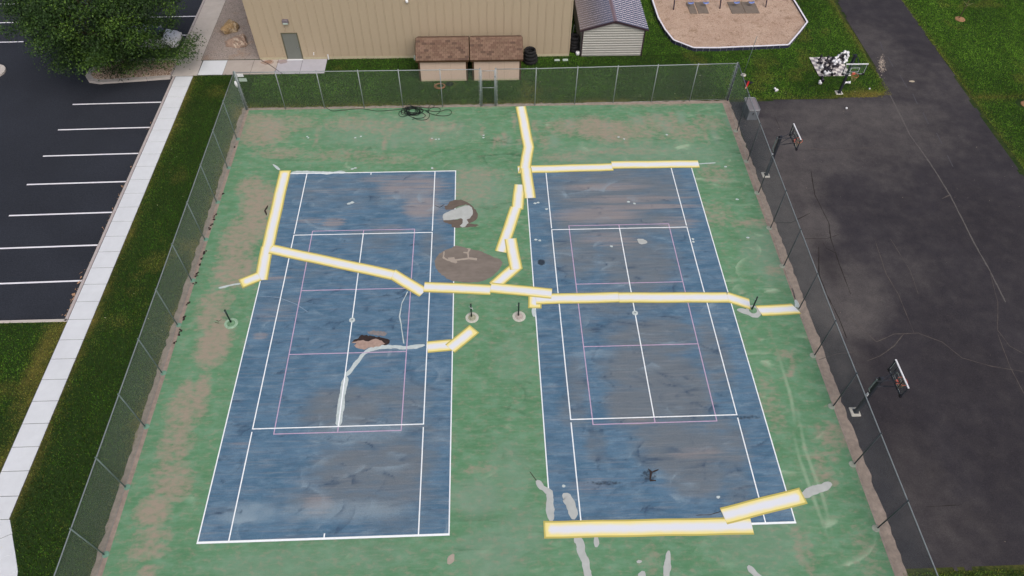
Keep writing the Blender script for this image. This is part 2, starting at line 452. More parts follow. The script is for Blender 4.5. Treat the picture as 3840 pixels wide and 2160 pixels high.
MAT_BLUE = attr_mix_mat('court_blue_paint', srgb(87, 118, 142), [
    (None, srgb(70, 104, 129), .5, .5, .14, .85, (1, 2, 1)),
    (None, srgb(116, 142, 160), 1.3, .57, .12, .55, (.8, 2.4, 1)),
    (None, srgb(72, 98, 124), 2.2, .58, .1, .45, (.6, 2.2, 1)),
    ('gray', srgb(106, 114, 120), 1.2, 1.3, .45, .9, (.5, 2.0, 1)),
    (None, srgb(128, 134, 140), 2.2, .58, .1, .42, (.2, 4.0, 1)),
    (None, srgb(68, 82, 100), 2.6, .61, .08, .35, (.25, 3.4, 1)),
    ('tan', srgb(146, 138, 136), 1.3, 1.5, .35, .8, (.18, 5, 1)),
    ('pale', srgb(138, 158, 170), 2.5, .5, .5, .8, (1, 1, 1)),
    ('darks', srgb(56, 76, 98), 2.5, .4, .5, .85, (1, 1, 1)),
    ('stain', srgb(40, 48, 58), 6, 1.2, .25, .9, (1, 1, 1)),
    (None, srgb(156, 162, 168), 12, .66, .05, .35, (1, 1.4, 1))], fine=(24, .18), detail=9)
MAT_ASPH = attr_mix_mat('yard_asphalt', srgb(52, 50, 55), [
    (None, srgb(45, 43, 48), .25, .5, .2, .8, (1, 1, 1)),
    (None, srgb(60, 58, 62), .8, .6, .15, .4, (1, 1, 1)),
    ('tan', srgb(102, 98, 95), 1.1, 1.3, .8, .75, (1, 1, 1)),
    ('darks', srgb(37, 34, 38), 1.5, .5, .6, .8, (1, 1, 1)),
    (None, srgb(92, 90, 90), 10, .66, .05, .35, (1, 1, 1))], fine=(22, .25), bump=.6, bscale=70, detail=9)

# ------------------------------------------------------------------ ground, lot, yard
gm = attr_mix_mat('lawn_soil', srgb(34, 54, 18), [('dry', srgb(104, 96, 48), 2.0, .8, .4, .8, (1, 1, 1))], fine=(8, .3))

def edge_d(x, y):
    """distance in metres to the nearest paved or built edge"""
    ds = [np.abs(x+9.6)*1.0 + (y > 18.9)*9, np.abs(x+14.0)+(y > 22.8)*9, np.abs(y-18.8)+(x < -9.6)*9, np.abs(x-37.0)+(y < 18.9)*9, np.abs(x-42.8),
          np.abs(x+15.3)+(y > .4)*9, np.abs(y+14.05)+(x < 24.6)*9]
    r = ds[0]
    for q in ds[1:]: r = np.minimum(r, q)
    return r
def dryness(x, y):
    n = fbm(x, y, .45, 5, 4); e = edge_d(x, y)
    d_ = .62*np.exp(-e/.4)*(.3+n) + sstep(.6, .8, n)*.3
    d_ = d_ + .55*np.exp(-(((x+15.9)/.5)**2+((y+2)/3.0)**2)) + .75*np.exp(-(((x-35.5)/2.2)**2+((y-19.3)/.6)**2))
    return np.clip(d_, 0, 1)
xs = np.linspace(-60, 90, 301); ys = np.linspace(-60, 120, 361); X, Y = np.meshgrid(xs, ys)
idx = np.arange(X.size).reshape(X.shape)
F = np.stack([idx[:-1,:-1], idx[:-1,1:], idx[1:,1:], idx[1:,:-1]], -1).reshape(-1, 4)
ctr_x = (X[:-1,:-1]+.25).ravel(); ctr_y = (Y[:-1,:-1]+.25).ravel()
keep = ~((ctr_x < -15.45) & (ctr_y > .45) & (ctr_x > -40) & (ctr_y < 60))        # the car park lies lower and is cut out
ground = npmesh('ground', np.stack([X.ravel(), Y.ravel(), np.full(X.size, -.03)], -1), F[keep], gm, None, {'dry': dryness(X, Y)})
tag(ground, kind='structure')
far_ = MB(); far_.add([(-900,-900,-.25),(900,-900,-.25),(900,900,-.25),(-900,900,-.25)], [(0,1,2,3)])
tag(far_.build('far_ground', gm), kind='structure')

# lawn grass: one mesh of blades
def in_poly(x, y, P):
    c = np.zeros(x.shape, bool); n = len(P)
    for i in range(n):
        x0, y0 = P[i]; x1, y1 = P[(i+1) % n]
        k = ((y0 > y) != (y1 > y)); xi = (x1-x0)*(y-y0)/((y1-y0) if y1 != y0 else 1e-9)+x0
        c ^= k & (x < xi)
    return c
PLAY = [(21.6, 34.5), (21.65, 29.6), (21.9, 27.8), (22.3, 26.3), (23.65, 25.2), (25.5, 25.15), (27.3, 25.25), (29.2, 25.33), (31.15, 25.45), (32.45, 27.1), (33.6, 28.65), (33.55, 30.6), (33.4, 34.5)]
WALKCUT = [(-13.95, -10.35), (-12.5, -13.2), (-12.3, -20), (-20, -20), (-20, -10.35)]
def lawn_blades(name, box, dens, seed, cut, label, tone=0.0):
    x0, x1, y0, y1 = box; n = int((x1-x0)*(y1-y0)*dens); rs = np.random.RandomState(seed)
    x = rs.uniform(x0, x1, n); y = rs.uniform(y0, y1, n)
    k = cut(x, y); x, y = x[k], y[k]; n = len(x)
    a = rs.uniform(0, 6.283, n); h = rs.uniform(.03, .075, n)*(0.7+.6*fbm(x, y, .8, 3, 2)); w = rs.uniform(.012, .03, n); lean = rs.uniform(0, .06, n); la = rs.normal(.6, 1.2, n)
    dx, dy = np.cos(a)*w, np.sin(a)*w
    v = np.empty((n, 3, 3)); v[:,0] = np.stack([x-dx, y-dy, np.full(n, -.028)], -1); v[:,1] = np.stack([x+dx, y+dy, np.full(n, -.028)], -1)
    v[:,2] = np.stack([x+np.cos(la)*lean, y+np.sin(la)*lean, h-.02], -1)
    t = np.clip(rs.normal(.4+tone, .15, n)+.5*(fbm(x, y, .3, 9, 3)-.5)+.35*(fbm(x, y, 2.5, 12, 3)-.5), 0, 1)
    dry = np.clip(dryness(x, y)+rs.normal(0, .12, n), 0, 1)
    t3 = np.repeat(t, 3); d3 = np.repeat(dry, 3)
    o = npmesh(name, v.reshape(-1, 3), np.arange(n*3).reshape(n, 3), M_['grass'], None, {'tint': t3, 'dry': d3})
    tag(o, label, 'grass', kind='stuff'); return o
gmat = bpy.data.materials.new('grass_blades'); gmat.use_nodes = True; nt = gmat.node_tree; b = nt.nodes['Principled BSDF']
b.inputs['Roughness'].default_value = .7; b.inputs['Specular IOR Level'].default_value = .15
a1 = nt.nodes.new('ShaderNodeAttribute'); a1.attribute_name = 'tint'; a2 = nt.nodes.new('ShaderNodeAttribute'); a2.attribute_name = 'dry'
rp = nt.nodes.new('ShaderNodeValToRGB'); e = rp.color_ramp.elements
e[0].position = 0; e[0].color = srgb(28, 52, 14); e[1].position = 1; e[1].color = srgb(122, 172, 54)
e.new(.45).color = srgb(60, 102, 26)
mx = nt.nodes.new('ShaderNodeMix'); mx.data_type = 'RGBA'; mx.inputs['B'].default_value = srgb(142, 128, 66)
nt.links.new(a1.outputs['Fac'], rp.inputs[0]); nt.links.new(a2.outputs['Fac'], mx.inputs['Factor']); nt.links.new(rp.outputs[0], mx.inputs['A']); nt.links.new(mx.outputs['Result'], b.inputs['Base Color'])
M_['grass'] = gmat
D = 420
lawn_blades('lawn_grass', (-14.0, -9.5, -17, 22.85), D, 1, lambda x, y: ~in_poly(x, y, WALKCUT) & (x+.06*np.sin(y*3)+.1*fbm(x, y, 2, 4) < -9.55), 'dark mown lawn strip between pale sidewalk and left court fence', -.2)
lawn_blades('lawn_grass', (-9.5, 24.95, 18.72, 24.72), D, 2, lambda x, y: ~((x < -4.4) & (y > 22.86)) & ~((x > 2.7) & (x < 6.27) & (y > 21.77)) & ~((x > 6.58) & (x < 10.14) & (y > 21.77)) & (y+.15*fbm(x, y, 2, 4) > 18.8+.012*(x-8)), 'lawn between the tan building and the back court fence', -.1)
lawn_blades('lawn_grass', (14.0, 37.15, 18.95, 34.2), D, 3, lambda x, y: ~in_poly(x, y, PLAY) & ~((x > 14.8) & (x < 19.6) & (y > 24.6)) & ((x > 24.95) | (y > 24.72)) & (x < 37.05+.1*np.sin(y)) & ~((x > 36.3) & (y < 19.2)), 'bright lawn around the playground and chessboard', .08)
lawn_blades('lawn_grass', (42.85, 54, 8, 34), D, 4, lambda x, y: ((x-46.6)**2+(y-29.25)**2 > .16) & ((x-46.3)**2+(y-18)**2 > .3), 'large lawn on the far side of the asphalt drive', .14)
lawn_blades('lawn_grass', (-26, -15.32, -16, .38), D, 5, lambda x, y: x < -15.34, 'lawn left of the sidewalk below the car park', -.04)
lawn_blades('lawn_grass', (24.8, 42, -17.5, -14.05), D, 6, lambda x, y: y < -14.1-.12*fbm(x, y, 1.5, 8), 'ragged strip of grass below the asphalt yard')

# car park, lower than the kerb
LZ = -.13
def low(x, y, z=LZ):
    return (x+(x-CAMP[0])*(-z)/CAMP[2], y+(y-CAMP[1])*(-z)/CAMP[2])
lot = MB(); lot.add([(-45, .5, LZ), (-15.5, .5, LZ), (-15.5, 60, LZ), (-45, 60, LZ)], [(0,1,2,3)])
lot = tag(lot.build('parking_lot', M_['lot']), kind='structure')
for i, y in enumerate([30.97, 28.23, 19.62, 16.81, 14.11, 11.39, 8.64, 5.93, 3.22]):
    x0, y0 = low(-21.6, y-.12); x1, y1 = low(-15.55, y)
    mb = MB(); mb.add([(x0, y0-.055, LZ+.005), (-15.52, y1-.055, LZ+.005), (-15.52, y1+.055, LZ+.005), (x0, y0+.055, LZ+.005)], [(0,1,2,3)])
    mb.build('stall_line', M_['white_paint'], lot)
for (xe, y) in [(-29.4, 30.33), (-28.1, 27.54), (-28.6, 33.2)]:
    x0, y0 = low(xe, y)
    mb = MB(); mb.add([(x0-6, y0-.17, LZ+.005), (x0, y0-.05, LZ+.005), (x0, y0+.06, LZ+.005), (x0-6, y0-.06, LZ+.005)], [(0,1,2,3)])
    mb.build('stall_line', M_['white_paint'], lot)
mb = MB()
for k in range(70):
    y = rnd.uniform(1.5, 18); x = -15.53-abs(rnd.gauss(0, .12)); s = rnd.uniform(.03, .12)
    if rnd.random() < .7: y = rnd.choice([4, 8, 10.5, 2, 1])+rnd.gauss(0, .8)
    y = max(.9, y)
    mb.add([(x+rnd.uniform(-s, s), y+rnd.uniform(-s, s)*1.6, LZ+.01+rnd.random()*.01) for _ in range(3)], [(0,1,2)])
tag(mb.build('dry_leaves', M_['yellowdebris']), 'brown leaf litter in the gutter along the kerb', 'leaf litter', kind='stuff')

kerb = empty('kerb'); tag(kerb, kind='structure')
y = .4
while y < 36:
    mb = MB(); x1 = -15.3 if y < 22.3 else -15.62
    ye = y+3.0 if not (y < 22.3 < y+3.0) else 22.735
    mb.bbox(x1-.18, x1-.006, y+.006, ye-.006, LZ-.05, .0, .02)
    mb.build('kerb_stone', M_['curb'], kerb); y = ye
x = -15.32
while x > -34:
    mb = MB(); mb.bbox(x-3.0+.006, x-.006, .38, .56, LZ-.05, .0, .02); mb.build('kerb_stone', M_['conc_old'], kerb); x -= 3.0

# sidewalk slabs
walk = empty('sidewalk'); tag(walk, kind='structure')
b_ = MB(); b_.add([(-15.3, -10.4, -.02), (-13.98, -10.4, -.02), (-13.98, 24.8, -.02), (-15.3, 24.8, -.02)], [(0,1,2,3)])
b_.add([(-15.62, 22.75, -.019), (-4.42, 22.85, -.019), (-4.42, 24.75, -.019), (-15.62, 24.75, -.019)], [(0,1,2,3)])
b_.add([(-15.62, 24.75, -.021), (-13.9, 24.75, -.021), (-13.9, 44, -.021), (-15.62, 44, -.021)], [(0,1,2,3)])
b_.build('slab_bed', M_['joint'], walk)
def slab(P, m, z=0.0):
    mb = MB(); c = [sum(q[i] for q in P)/len(P) for i in (0, 1)]; n = len(P)
    g = .014
    Q = []
    for q in P:
        dx, dy = c[0]-q[0], c[1]-q[1]; Q.append((q[0]+g*(1 if dx > 0 else -1), q[1]+g*(1 if dy > 0 else -1)))
    vs = [(a, b2, -.03) for a, b2 in Q]+[(a, b2, z-.006) for a, b2 in Q]+[(a+(c[0]-a)*.012, b2+(c[1]-b2)*.012, z) for a, b2 in Q]
    fs = [tuple(range(2*n, 3*n))]
    for k in (0, n):
        for i in range(n): fs.append((k+i, k+(i+1) % n, k+n+(i+1) % n, k+n+i))
    mb.add(vs, fs); mb.build('slab', m, walk)
yj = [22.72, 21.5, 20.26, 19.02, 17.79, 16.53, 15.29, 14.05, 12.83, 11.57, 10.31, 9.09, 7.86, 6.63, 5.4, 4.17, 2.95, 1.72, .5, -.83, -2.03, -3.27, -4.52, -5.76, -6.99, -8.21, -9.42, -10.5]
for a, b2 in zip(yj[1:], yj[:-1]): slab([(-15.28, a), (-14.0, a), (-14.0, b2), (-15.28, b2)], M_['conc_new'])
fan = [((-13.95, -10.5), (-15.28, -10.5)), ((-13.6, -11.15), (-15.4, -12.0)), ((-13.15, -11.95), (-16.3, -13.7)), ((-12.72, -12.75), (-17.2, -15.4)), ((-12.5, -13.6), (-18.5, -17.0)), ((-12.35, -14.8), (-19, -19.5))]
for (p, q), (r_, s_) in zip(fan[:-1], fan[1:]): slab([q, s_, r_, p][::1], M_['conc_new'])
slab([(-15.6, 22.74), (-13.72, 22.78), (-13.78, 24.72), (-15.6, 24.72)], M_['conc_old'])
y = 24.72
while y < 40: slab([(-15.6, y), (-13.9, y), (-13.9, y+1.95), (-15.6, y+1.95)], M_['conc_old']); y += 1.95
for x0, x1, m in [(-13.72, -11.9, 'conc_new'), (-11.9, -9.9, 'conc_pad2'), (-9.9, -8.08, 'conc_pad2'), (-8.08, -6.26, 'conc_pad'), (-6.26, -4.42, 'conc_pad')]:
    slab([(x0, 22.86), (x1, 22.86), (x1, 24.72), (x0, 24.72)], M_[m])
rust = mat('rust_stain', srgb(170, 128, 104), .9, .2, 4, alpha=.3)
for q_, (cx_, cy_, a_, b3) in enumerate([(-8.85, 24.35, .5, .3), (-7.75, 24.4, .4, .27), (-8.8, 24.4, .3, .2)]): poly_sheet('rust_stain', [(cx_+a_*math.cos(t), cy_+b3*math.sin(t)) for t in np.linspace(0, 5.9, 14)], .006+.003*q_, rust, walk, .03)

# planted island with its kerb and stones
isl = empty('planting_island', (-18.8, 23.7, 0)); tag(isl, kind='structure')
def rel(o, x, y, z=0): return (x-o.location.x, y-o.location.y, z-o.location.z)
IS_OUT = [(-15.6, 22.55), (-20.6, 22.05), (-21.4, 22.25), (-21.85, 22.9), (-21.8, 23.8), (-21.3, 24.6), (-20.5, 24.98), (-15.6, 25.12)]
IS_IN = [(-15.7, 22.85), (-20.6, 22.4), (-21.1, 22.55), (-21.5, 23.0), (-21.45, 23.7), (-21.0, 24.35), (-20.4, 24.7), (-15.7, 24.82)]
for i in range(len(IS_OUT)-1):
    a, b2, c, e_ = IS_OUT[i], IS_OUT[i+1], IS_IN[i+1], IS_IN[i]
    L = math.dist(a, b2); k = max(1, round(L/1.6))
    for j in range(k):
        t0, t1 = j/k+.004, (j+1)/k-.004
        q = lambda u, v, t: (u[0]+(v[0]-u[0])*t, u[1]+(v[1]-u[1])*t)
        p4 = [q(a, b2, t0), q(a, b2, t1), q(e_, c, t1), q(e_, c, t0)]
        mb = MB(); mb.add([rel(isl, x, y, LZ-.05) for x, y in p4]+[rel(isl, x, y, .03) for x, y in p4], [(0,3,2,1),(4,5,6,7)[::-1],(0,1,5,4),(1,2,6,5),(2,3,7,6),(3,0,4,7)])
        mb.build('kerb_stone', M_['conc_old'], isl)
bed = MB(); bed.add([rel(isl, x, y, -.02) for x, y in IS_IN], [tuple(range(7, -1, -1))]); bed.build('stone_bed', mat('stone_bed', srgb(150, 128, 108), .95, .3, 10, .5, 40), isl)

def pebbles(name, region, n, s0, s1, mats, z, seed, label, cat, flat=.6):
    rs = random.Random(seed); mb = MB(); x0, x1, y0, y1, test = region; c = 0
    while c < n:
        x, y = rs.uniform(x0, x1), rs.uniform(y0, y1)
        if not test(x, y): continue
        c += 1; s = rs.uniform(s0, s1); a = rs.uniform(0, 6.28); e_ = rs.uniform(.5, 1)
        ca, sa = math.cos(a)*s, math.sin(a)*s
        zc = z+s*flat*.4
        vs = [(x+ca, y+sa, zc), (x-sa*e_, y+ca*e_, zc+rs.uniform(-.2, .2)*s), (x-ca, y-sa, zc), (x+sa*e_, y-ca*e_, zc), (x+rs.uniform(-.3, .3)*s, y+rs.uniform(-.3, .3)*s, zc+s*flat)]
        mb.add(vs, [(0,1,4),(1,2,4),(2,3,4),(3,0,4)], rs.randrange(len(mats)))
    o = mb.build(name, mats); return tag(o, label, cat, kind='stuff')
pt = [mat('stone_a', srgb(178, 157, 138), .95, .1, 9), mat('stone_b', srgb(204, 188, 170), .95, .1, 9), mat('stone_c', srgb(130, 106, 90), .95, .1, 9)]
def in_p(P): return lambda x, y: bool(in_poly(np.array([x]), np.array([y]), P)[0])
pebbles('landscape_stones', (-21.6, -15.6, 22.3, 24.9, in_p(IS_IN)), 5200, .025, .07, pt, -.02, 4, 'tan landscape stones filling the kerbed island under the tree', 'stones')
gb = MB(); gb.add([(-13.88, 24.77, -.005), (-9.4, 24.8, -.005), (-9.4, 44, -.005), (-13.88, 44, -.005)], [(0,1,2,3)])
tag(gb.build('gravel_bed', attr_mix_mat('gravel_bed', srgb(152, 142, 135), [(None, srgb(152, 124, 100), .5, .62, .1, .7, (1,1,1))], fine=(30, .3), bump=1.0, bscale=40)), kind='structure')
gp = [mat('gravel_a', srgb(146, 137, 131), .95, .1, 9), mat('gravel_b', srgb(168, 160, 153), .95, .1, 9), mat('gravel_c', srgb(112, 103, 98), .95, .1, 9)]
pebbles('gravel', (-13.85, -9.5, 24.8, 34.5, lambda x, y: True), 9000, .015, .04, gp, -.004, 5, 'grey brown gravel between the sidewalk and the tan building', 'gravel')
cr_ = MB(); cr_.lathe([(0.9, LZ), (.9, -.01), (.85, .0)], 28, (-28.9, 23.7, 0)); tag(cr_.build('island_kerb', M_['conc_old']), kind='structure')

# right hand yard
AX = [(25.02, 18.86), (26.5, 18.84), (30, 18.9), (33.2, 19.05), (36.3, 19.2), (36.85, 19.9), (37.02, 22.4), (37.1, 25.2), (37.13, 29.35), (37.35, 33), (37.5, 44), (43.4, 44), (43.06, 32.3), (42.95, 27), (42.9, 22.4), (42.7, 19.4), (42.6, 16.2), (42.5, 12), (42.6, 4), (43, -6), (43, -14), (30.2, -14.0), (28, -14.15), (24.6, -14.05)]
cv = Canvas(24.4, 43.6, -14.3, 44.2, .16)
def ovb(cv_, n, L, sx=69.0, sy=45.0):
    for x, y, rx, ry, v in L:
        g = at(x*1.49068, y*1.49068); k = 38.6/math.dist(CAMP, (g[0], g[1], 0))
        cv_.blob(n, g[0], g[1], rx*1.49/(69*k), ry*1.49/(52*k), v)
cv.get('tan'); cv.get('darks')
ovb(cv, 'tan', [(2060,385,110,60,.55),(1990,440,70,80,.6),(1960,520,60,90,.62),(2010,600,50,80,.66),(2050,590,60,30,.7),(2050,700,60,60,.62),(2095,790,70,60,.8),(2140,800,60,50,.8),(2160,730,70,70,.6),(2050,560,50,40,.75),
                (1930,310,40,20,.5),(2180,330,80,40,.35),(2220,430,60,50,.3),(2330,1250,60,120,.45),(2400,1330,90,60,.35),(2120,900,60,60,.45),(2260,680,80,50,.25),(2000,360,60,25,.7),(2330,210,150,60,.3),(2150,290,200,50,.62),(2050,330,130,60,.5),(2250,350,150,60,.45),(2200,120,60,80,.4)])
ovb(cv, 'darks', [(2230,1000,80,120,.5),(2290,1150,70,120,.5),(2450,1000,110,200,.4),(2440,1350,110,60,.45),(2080,650,30,60,.5),(2060,860,50,60,.4),(2480,560,80,150,.3)])
yard = cv.sheet('asphalt_yard', MAT_ASPH, -.012, None)
me = yard.data
# trim to the outline
co = np.empty(len(me.vertices)*3, np.float32); me.vertices.foreach_get('co', co); co = co.reshape(-1, 3)
wob = fbm(co[:,0], co[:,1], 1.6, 21, 3)-.5
ins = in_poly(co[:,0]+wob*.22, co[:,1]+wob[::-1]*.12, AX)
import bmesh
bm = bmesh.new(); bm.from_mesh(me); bm.verts.ensure_lookup_table()
bmesh.ops.delete(bm, geom=[bm.verts[i] for i in np.nonzero(~ins)[0]], context='VERTS')
bm.to_mesh(me); bm.free()
tag(yard, kind='structure')
cm, ck, cp_ = MB(), MB(), MB(); CWK = .6
for i, (L, w) in enumerate([([(2238,237),(2250,260),(2290,340),(2340,410),(2390,490),(2420,550),(2450,610),(2490,680),(2530,760)], .09),
             ([(2390,490),(2370,500)], .12), ([(2030,372),(2090,378),(2160,372),(2210,372)], .07),
             ([(2140,800),(2205,860),(2250,840),(2310,838),(2370,860),(2420,900),(2490,920),(2576,935)], .06), ([(2180,908),(2215,895),(2250,870),(2275,838)], .06),
             ([(2300,838),(2260,740),(2230,690),(2200,600)], .05), ([(2490,680),(2510,760),(2510,830),(2540,870),(2576,890)], .05), ([(2510,840),(2540,920),(2576,990)], .05),
             ([(2060,905),(2105,890),(2150,885)], .04), ([(2240,600),(2290,680),(2310,740)], .04)]): ribbon(cm if i else cp_, ov(L), w*(CWK if i else .9), -.006, .02, i)
for i, (L, w) in enumerate([([(2040,430),(2050,490),(2085,560),(2090,600),(2110,660),(2140,740)], .06), ([(2060,620),(2060,690),(2080,740),(2110,800),(2130,850)], .07), ([(1950,560),(1990,560),(2040,535)], .06), ([(2020,600),(2080,600),(2110,590)], .05),
             ([(2070,610),(2080,625),(2110,640)], .06), ([(1948,290),(1965,330)], .05), ([(2330,1275),(2420,1270)], .04)]): ribbon(ck, ov(L), w*CWK, -.005, .02, 40+i)
cm.build('pale_crack', M_['crack'], yard); cp_.build('pale_crack', M_['crack_p'], yard); ck.build('dark_crack', M_['crack_k'], yard)
st = MB()
for L in [[(2214,105),(2222,127)], [(2234,143),(2247,168)], [(2264,189),(2282,220)], [(2296,235),(2308,262)], [(2322,283),(2336,312)], [(2356,334),(2370,362)], [(2383,390),(2398,420)]]: ribbon(st, ov(L), .07, -.004, 0, 3, taper=False)
st.build('faded_dash', M_['stripe_old'], yard)
mb = MB()
for k in range(480):
    if k < 380:
        g = at(*[v*1.49068 for v in (2219+rnd.gauss(0, 4.5)-(3 if k % 5 == 0 else 0), 160+rnd.gauss(0, 10)+(8 if k % 5 == 0 else 0))])
    else: g = (rnd.uniform(25.4, 42.5), rnd.uniform(-13, 30) if rnd.random() < .4 else rnd.uniform(6, 18))
    if not in_p(AX)(*g): continue
    s = rnd.uniform(.02, .08 if k < 380 else .035); mb.add([(g[0]+rnd.uniform(-s, s), g[1]+rnd.uniform(-s, s), -.004+rnd.random()*.015) for _ in range(3)], [(0,1,2)])
tag(mb.build('leaf_litter', mat('pale_litter', srgb(190, 176, 160), .9, .3, 9)), 'pale crumbs and litter scattered on the asphalt drive', 'litter', kind='stuff')
for (px, py, s) in [(2293,204,.13),(3600/1.49068+0,168,0)]:
    if s:
        g = at(px*1.49068, py*1.49068); poly_sheet('pale_stain', [(g[0]+s*math.cos(a)*1.6, g[1]+s*math.sin(a)) for a in np.linspace(0, 5.6, 9)], -.005, mat('pale_crumb', srgb(176, 164, 144), .9, .2, 9), yard, .03)

# dirt margin round the court slab
DIRT = [(-9.62, -20), (25.05, -20), (25.02, 18.9), (-9.62, 18.84)]
dm = poly_sheet('dirt_margin', DIRT, -.009, M_['dirt'], None, .035, .3); tag(dm, kind='structure')

# ------------------------------------------------------------------ the painted court
court = Canvas(-9.12, 24.46, -19, 18.56, .075)
for n in ('wear', 'pale', 'darks', 'haze', 'stain'): court.get(n)
ovb(court, 'wear', [(665,330,60,42,.8),(640,300,50,16,.7),(705,385,60,15,.6),(630,470,32,28,.8),(650,510,38,50,.95),(640,560,32,60,.9),(600,605,42,60,.8),(590,680,50,42,.85),(620,705,20,15,.7),(540,760,40,30,.7),(530,800,35,30,.8),
    (540,860,38,52,1),(525,890,35,25,.9),(470,985,24,22,.8),(505,985,20,36,.85),(470,1025,45,40,.8),(450,1080,32,30,.7),(440,1120,38,35,.7),(430,1190,45,22,.7),(435,1220,42,30,.8),(385,1285,38,28,.95),(385,1345,40,15,.7),(372,1385,42,16,.7),(370,1440,20,12,.8),(320,1420,20,12,.4),
    (740,310,60,25,.5),(880,310,60,22,.5),(960,320,60,20,.42),(1100,320,60,20,.4),(1430,320,60,25,.6),(1490,320,50,32,.85),(1540,330,60,32,.85),(1600,330,50,25,.65),(1650,310,60,25,.55),(1720,330,50,28,.6),(1780,310,40,22,.5),
    (850,390,90,16,.45),(980,400,80,14,.4),(1180,480,60,40,.4),(1200,440,70,20,.45),(1420,395,60,12,.5),(1560,380,120,10,.45),(1800,440,40,26,.5),(1800,540,40,30,.45),(1890,560,50,10,.65),(1950,680,25,12,.6),(1975,890,25,10,.6),
    (2095,1095,40,25,.62),(2070,1150,40,10,.45),(2075,1200,25,30,.5),(1210,1180,40,8,.5),(1640,260,110,10,.5),(1240,265,60,8,.45),(2180,1400,25,50,.35),(2020,1380,20,40,.5),(1640,1410,20,30,.35),(985,1290,60,10,.3),(1830,1180,40,10,.3),(1935,1010,30,60,.35)])
rw = random.Random(41)
for _ in range(46):
    x_, y_ = rw.uniform(-8.8, 24), rw.uniform(14.3, 17.2); L_ = rw.uniform(.8, 2.4)
    court.stroke('wear', [(x_, y_-L_/2), (x_+rw.uniform(-.1, .1), y_), (x_, y_+L_/2)], rw.uniform(.15, .35), rw.uniform(.45, .72))
    if rw.random() < .5: court.stroke('haze', [(x_+.6, y_-L_/2), (x_+.6, y_+L_/2)], rw.uniform(.3, .6), .9)
ovb(court, 'haze', [(1180,480,110,70,.7),(1000,330,200,50,.6),(1600,390,250,40,.6),(1200,1250,70,40,.7),(1240,1390,90,50,.6),(1310,1340,60,60,.5),(1900,1330,120,80,.5),(1180,720,60,40,.3),(700,1420,150,30,.5),(1280,1180,60,60,.5),(1930,640,60,70,.6),(1300,900,60,60,.4),(900,1400,160,30,.4)])
ovb(court, 'stain', [(1300,240,20,5,.5)])
court.arcs('pale', 110, .22, .75, 3, (20.9, 24.4, -18, 17)); court.arcs('pale', 60, .28, .5, 4, (5.5, 10.2, -18, 17)); court.arcs('pale', 90, .3, .5, 5, (-9, 24, 12.3, 18.5)); court.arcs('pale', 70, .3, .4, 6, (-9, 24, -19, -12)); court.arcs('pale', 60, .25, .4, 16, (-9, -5.5, -18, 12))
court.arcs('darks', 110, .25, .6, 7, (5.5, 10.2, -18, 17)); court.arcs('darks', 110, .25, .6, 8, (-9, 24, 12.3, 18.5)); court.arcs('darks', 70, .3, .4, 9, (-9, 24, -19, -12)); court.arcs('darks', 60, .25, .4, 10, (21, 24.4, -18, 17))
# long scuffed tracks down the right margin
for L in [[(2000,960),(2010,1050),(2025,1130),(2070,1250),(2090,1330),(2100,1449)], [(1985,1040),(2010,1150),(2060,1290),(2110,1420)], [(1940,830),(1990,1000),(2005,1100)]]: court.stroke('pale', ov(L), .13, .6)
for L in [[(2020,1120),(2045,1150),(2090,1140),(2120,1125)], [(2050,1100),(2070,1085),(2110,1075)], [(2000,860),(1990,940),(1960,960)]]: court.stroke('wear', ov(L), .18, .62)
court.ch['wear'] *= .92
cobj = court.sheet('court_slab', MAT_GREEN, 0, None); tag(cobj, kind='structure')

RCX, RCY = 15.4228, .0159     # centre of the right hand court
HL, HD, HS, SV = 11.885, 5.485, 4.115, 6.40
def blue(cx, cy, grays, tans, seed, pales=(), darks=()):
    c = Canvas(cx-HD, cx+HD, cy-HL, cy+HL, .075)
    for n in ('gray', 'tan', 'pale', 'darks', 'stain'): c.get(n)
    ovb(c, 'gray', grays); ovb(c, 'tan', tans); ovb(c, 'pale', pales); ovb(c, 'stain', darks)
    c.arcs('darks', 170, .2, .5, seed, (cx-HD, cx+HD, cy-HL, cy+(5 if cx == 0 else 2))); c.arcs('pale', 130, .26, .6, seed+1); c.arcs('darks', 240, .1, .9, seed+5, rmax=1.1)
    return c.sheet('playing_surface', MAT_BLUE, .004, cobj)
blue(0, 0, [(900,480,200,50,.35),(870,1030,110,50,.8),(960,1100,150,110,.5),(900,1180,130,50,.75),(1000,1170,90,60,.8),(900,1250,180,40,.7),(1000,1300,100,40,.4),(1000,1000,90,40,.6),(950,600,80,40,.4),(780,680,60,30,.3),(1090,620,40,40,.5),(700,760,60,20,.35),(1070,1130,40,70,.5)],
     [(1040,470,90,36,.62),(1060,520,50,34,.75),(980,450,80,12,.5),(850,480,80,10,.35),(840,560,30,14,.6),(780,555,40,8,.5),(700,700,40,6,.55),(980,580,40,20,.35),(1120,540,30,40,.4),(655,845,20,10,.55),(690,790,60,20,.35),(960,900,60,20,.3),(800,1270,40,20,.55),(600,1120,30,10,.3)], 21,
     pales=[(860,1285,170,20,.55),(620,1290,80,20,.6),(1020,500,60,30,.2),(900,1090,120,20,.4)], darks=[(970,780,40,4,.35)])
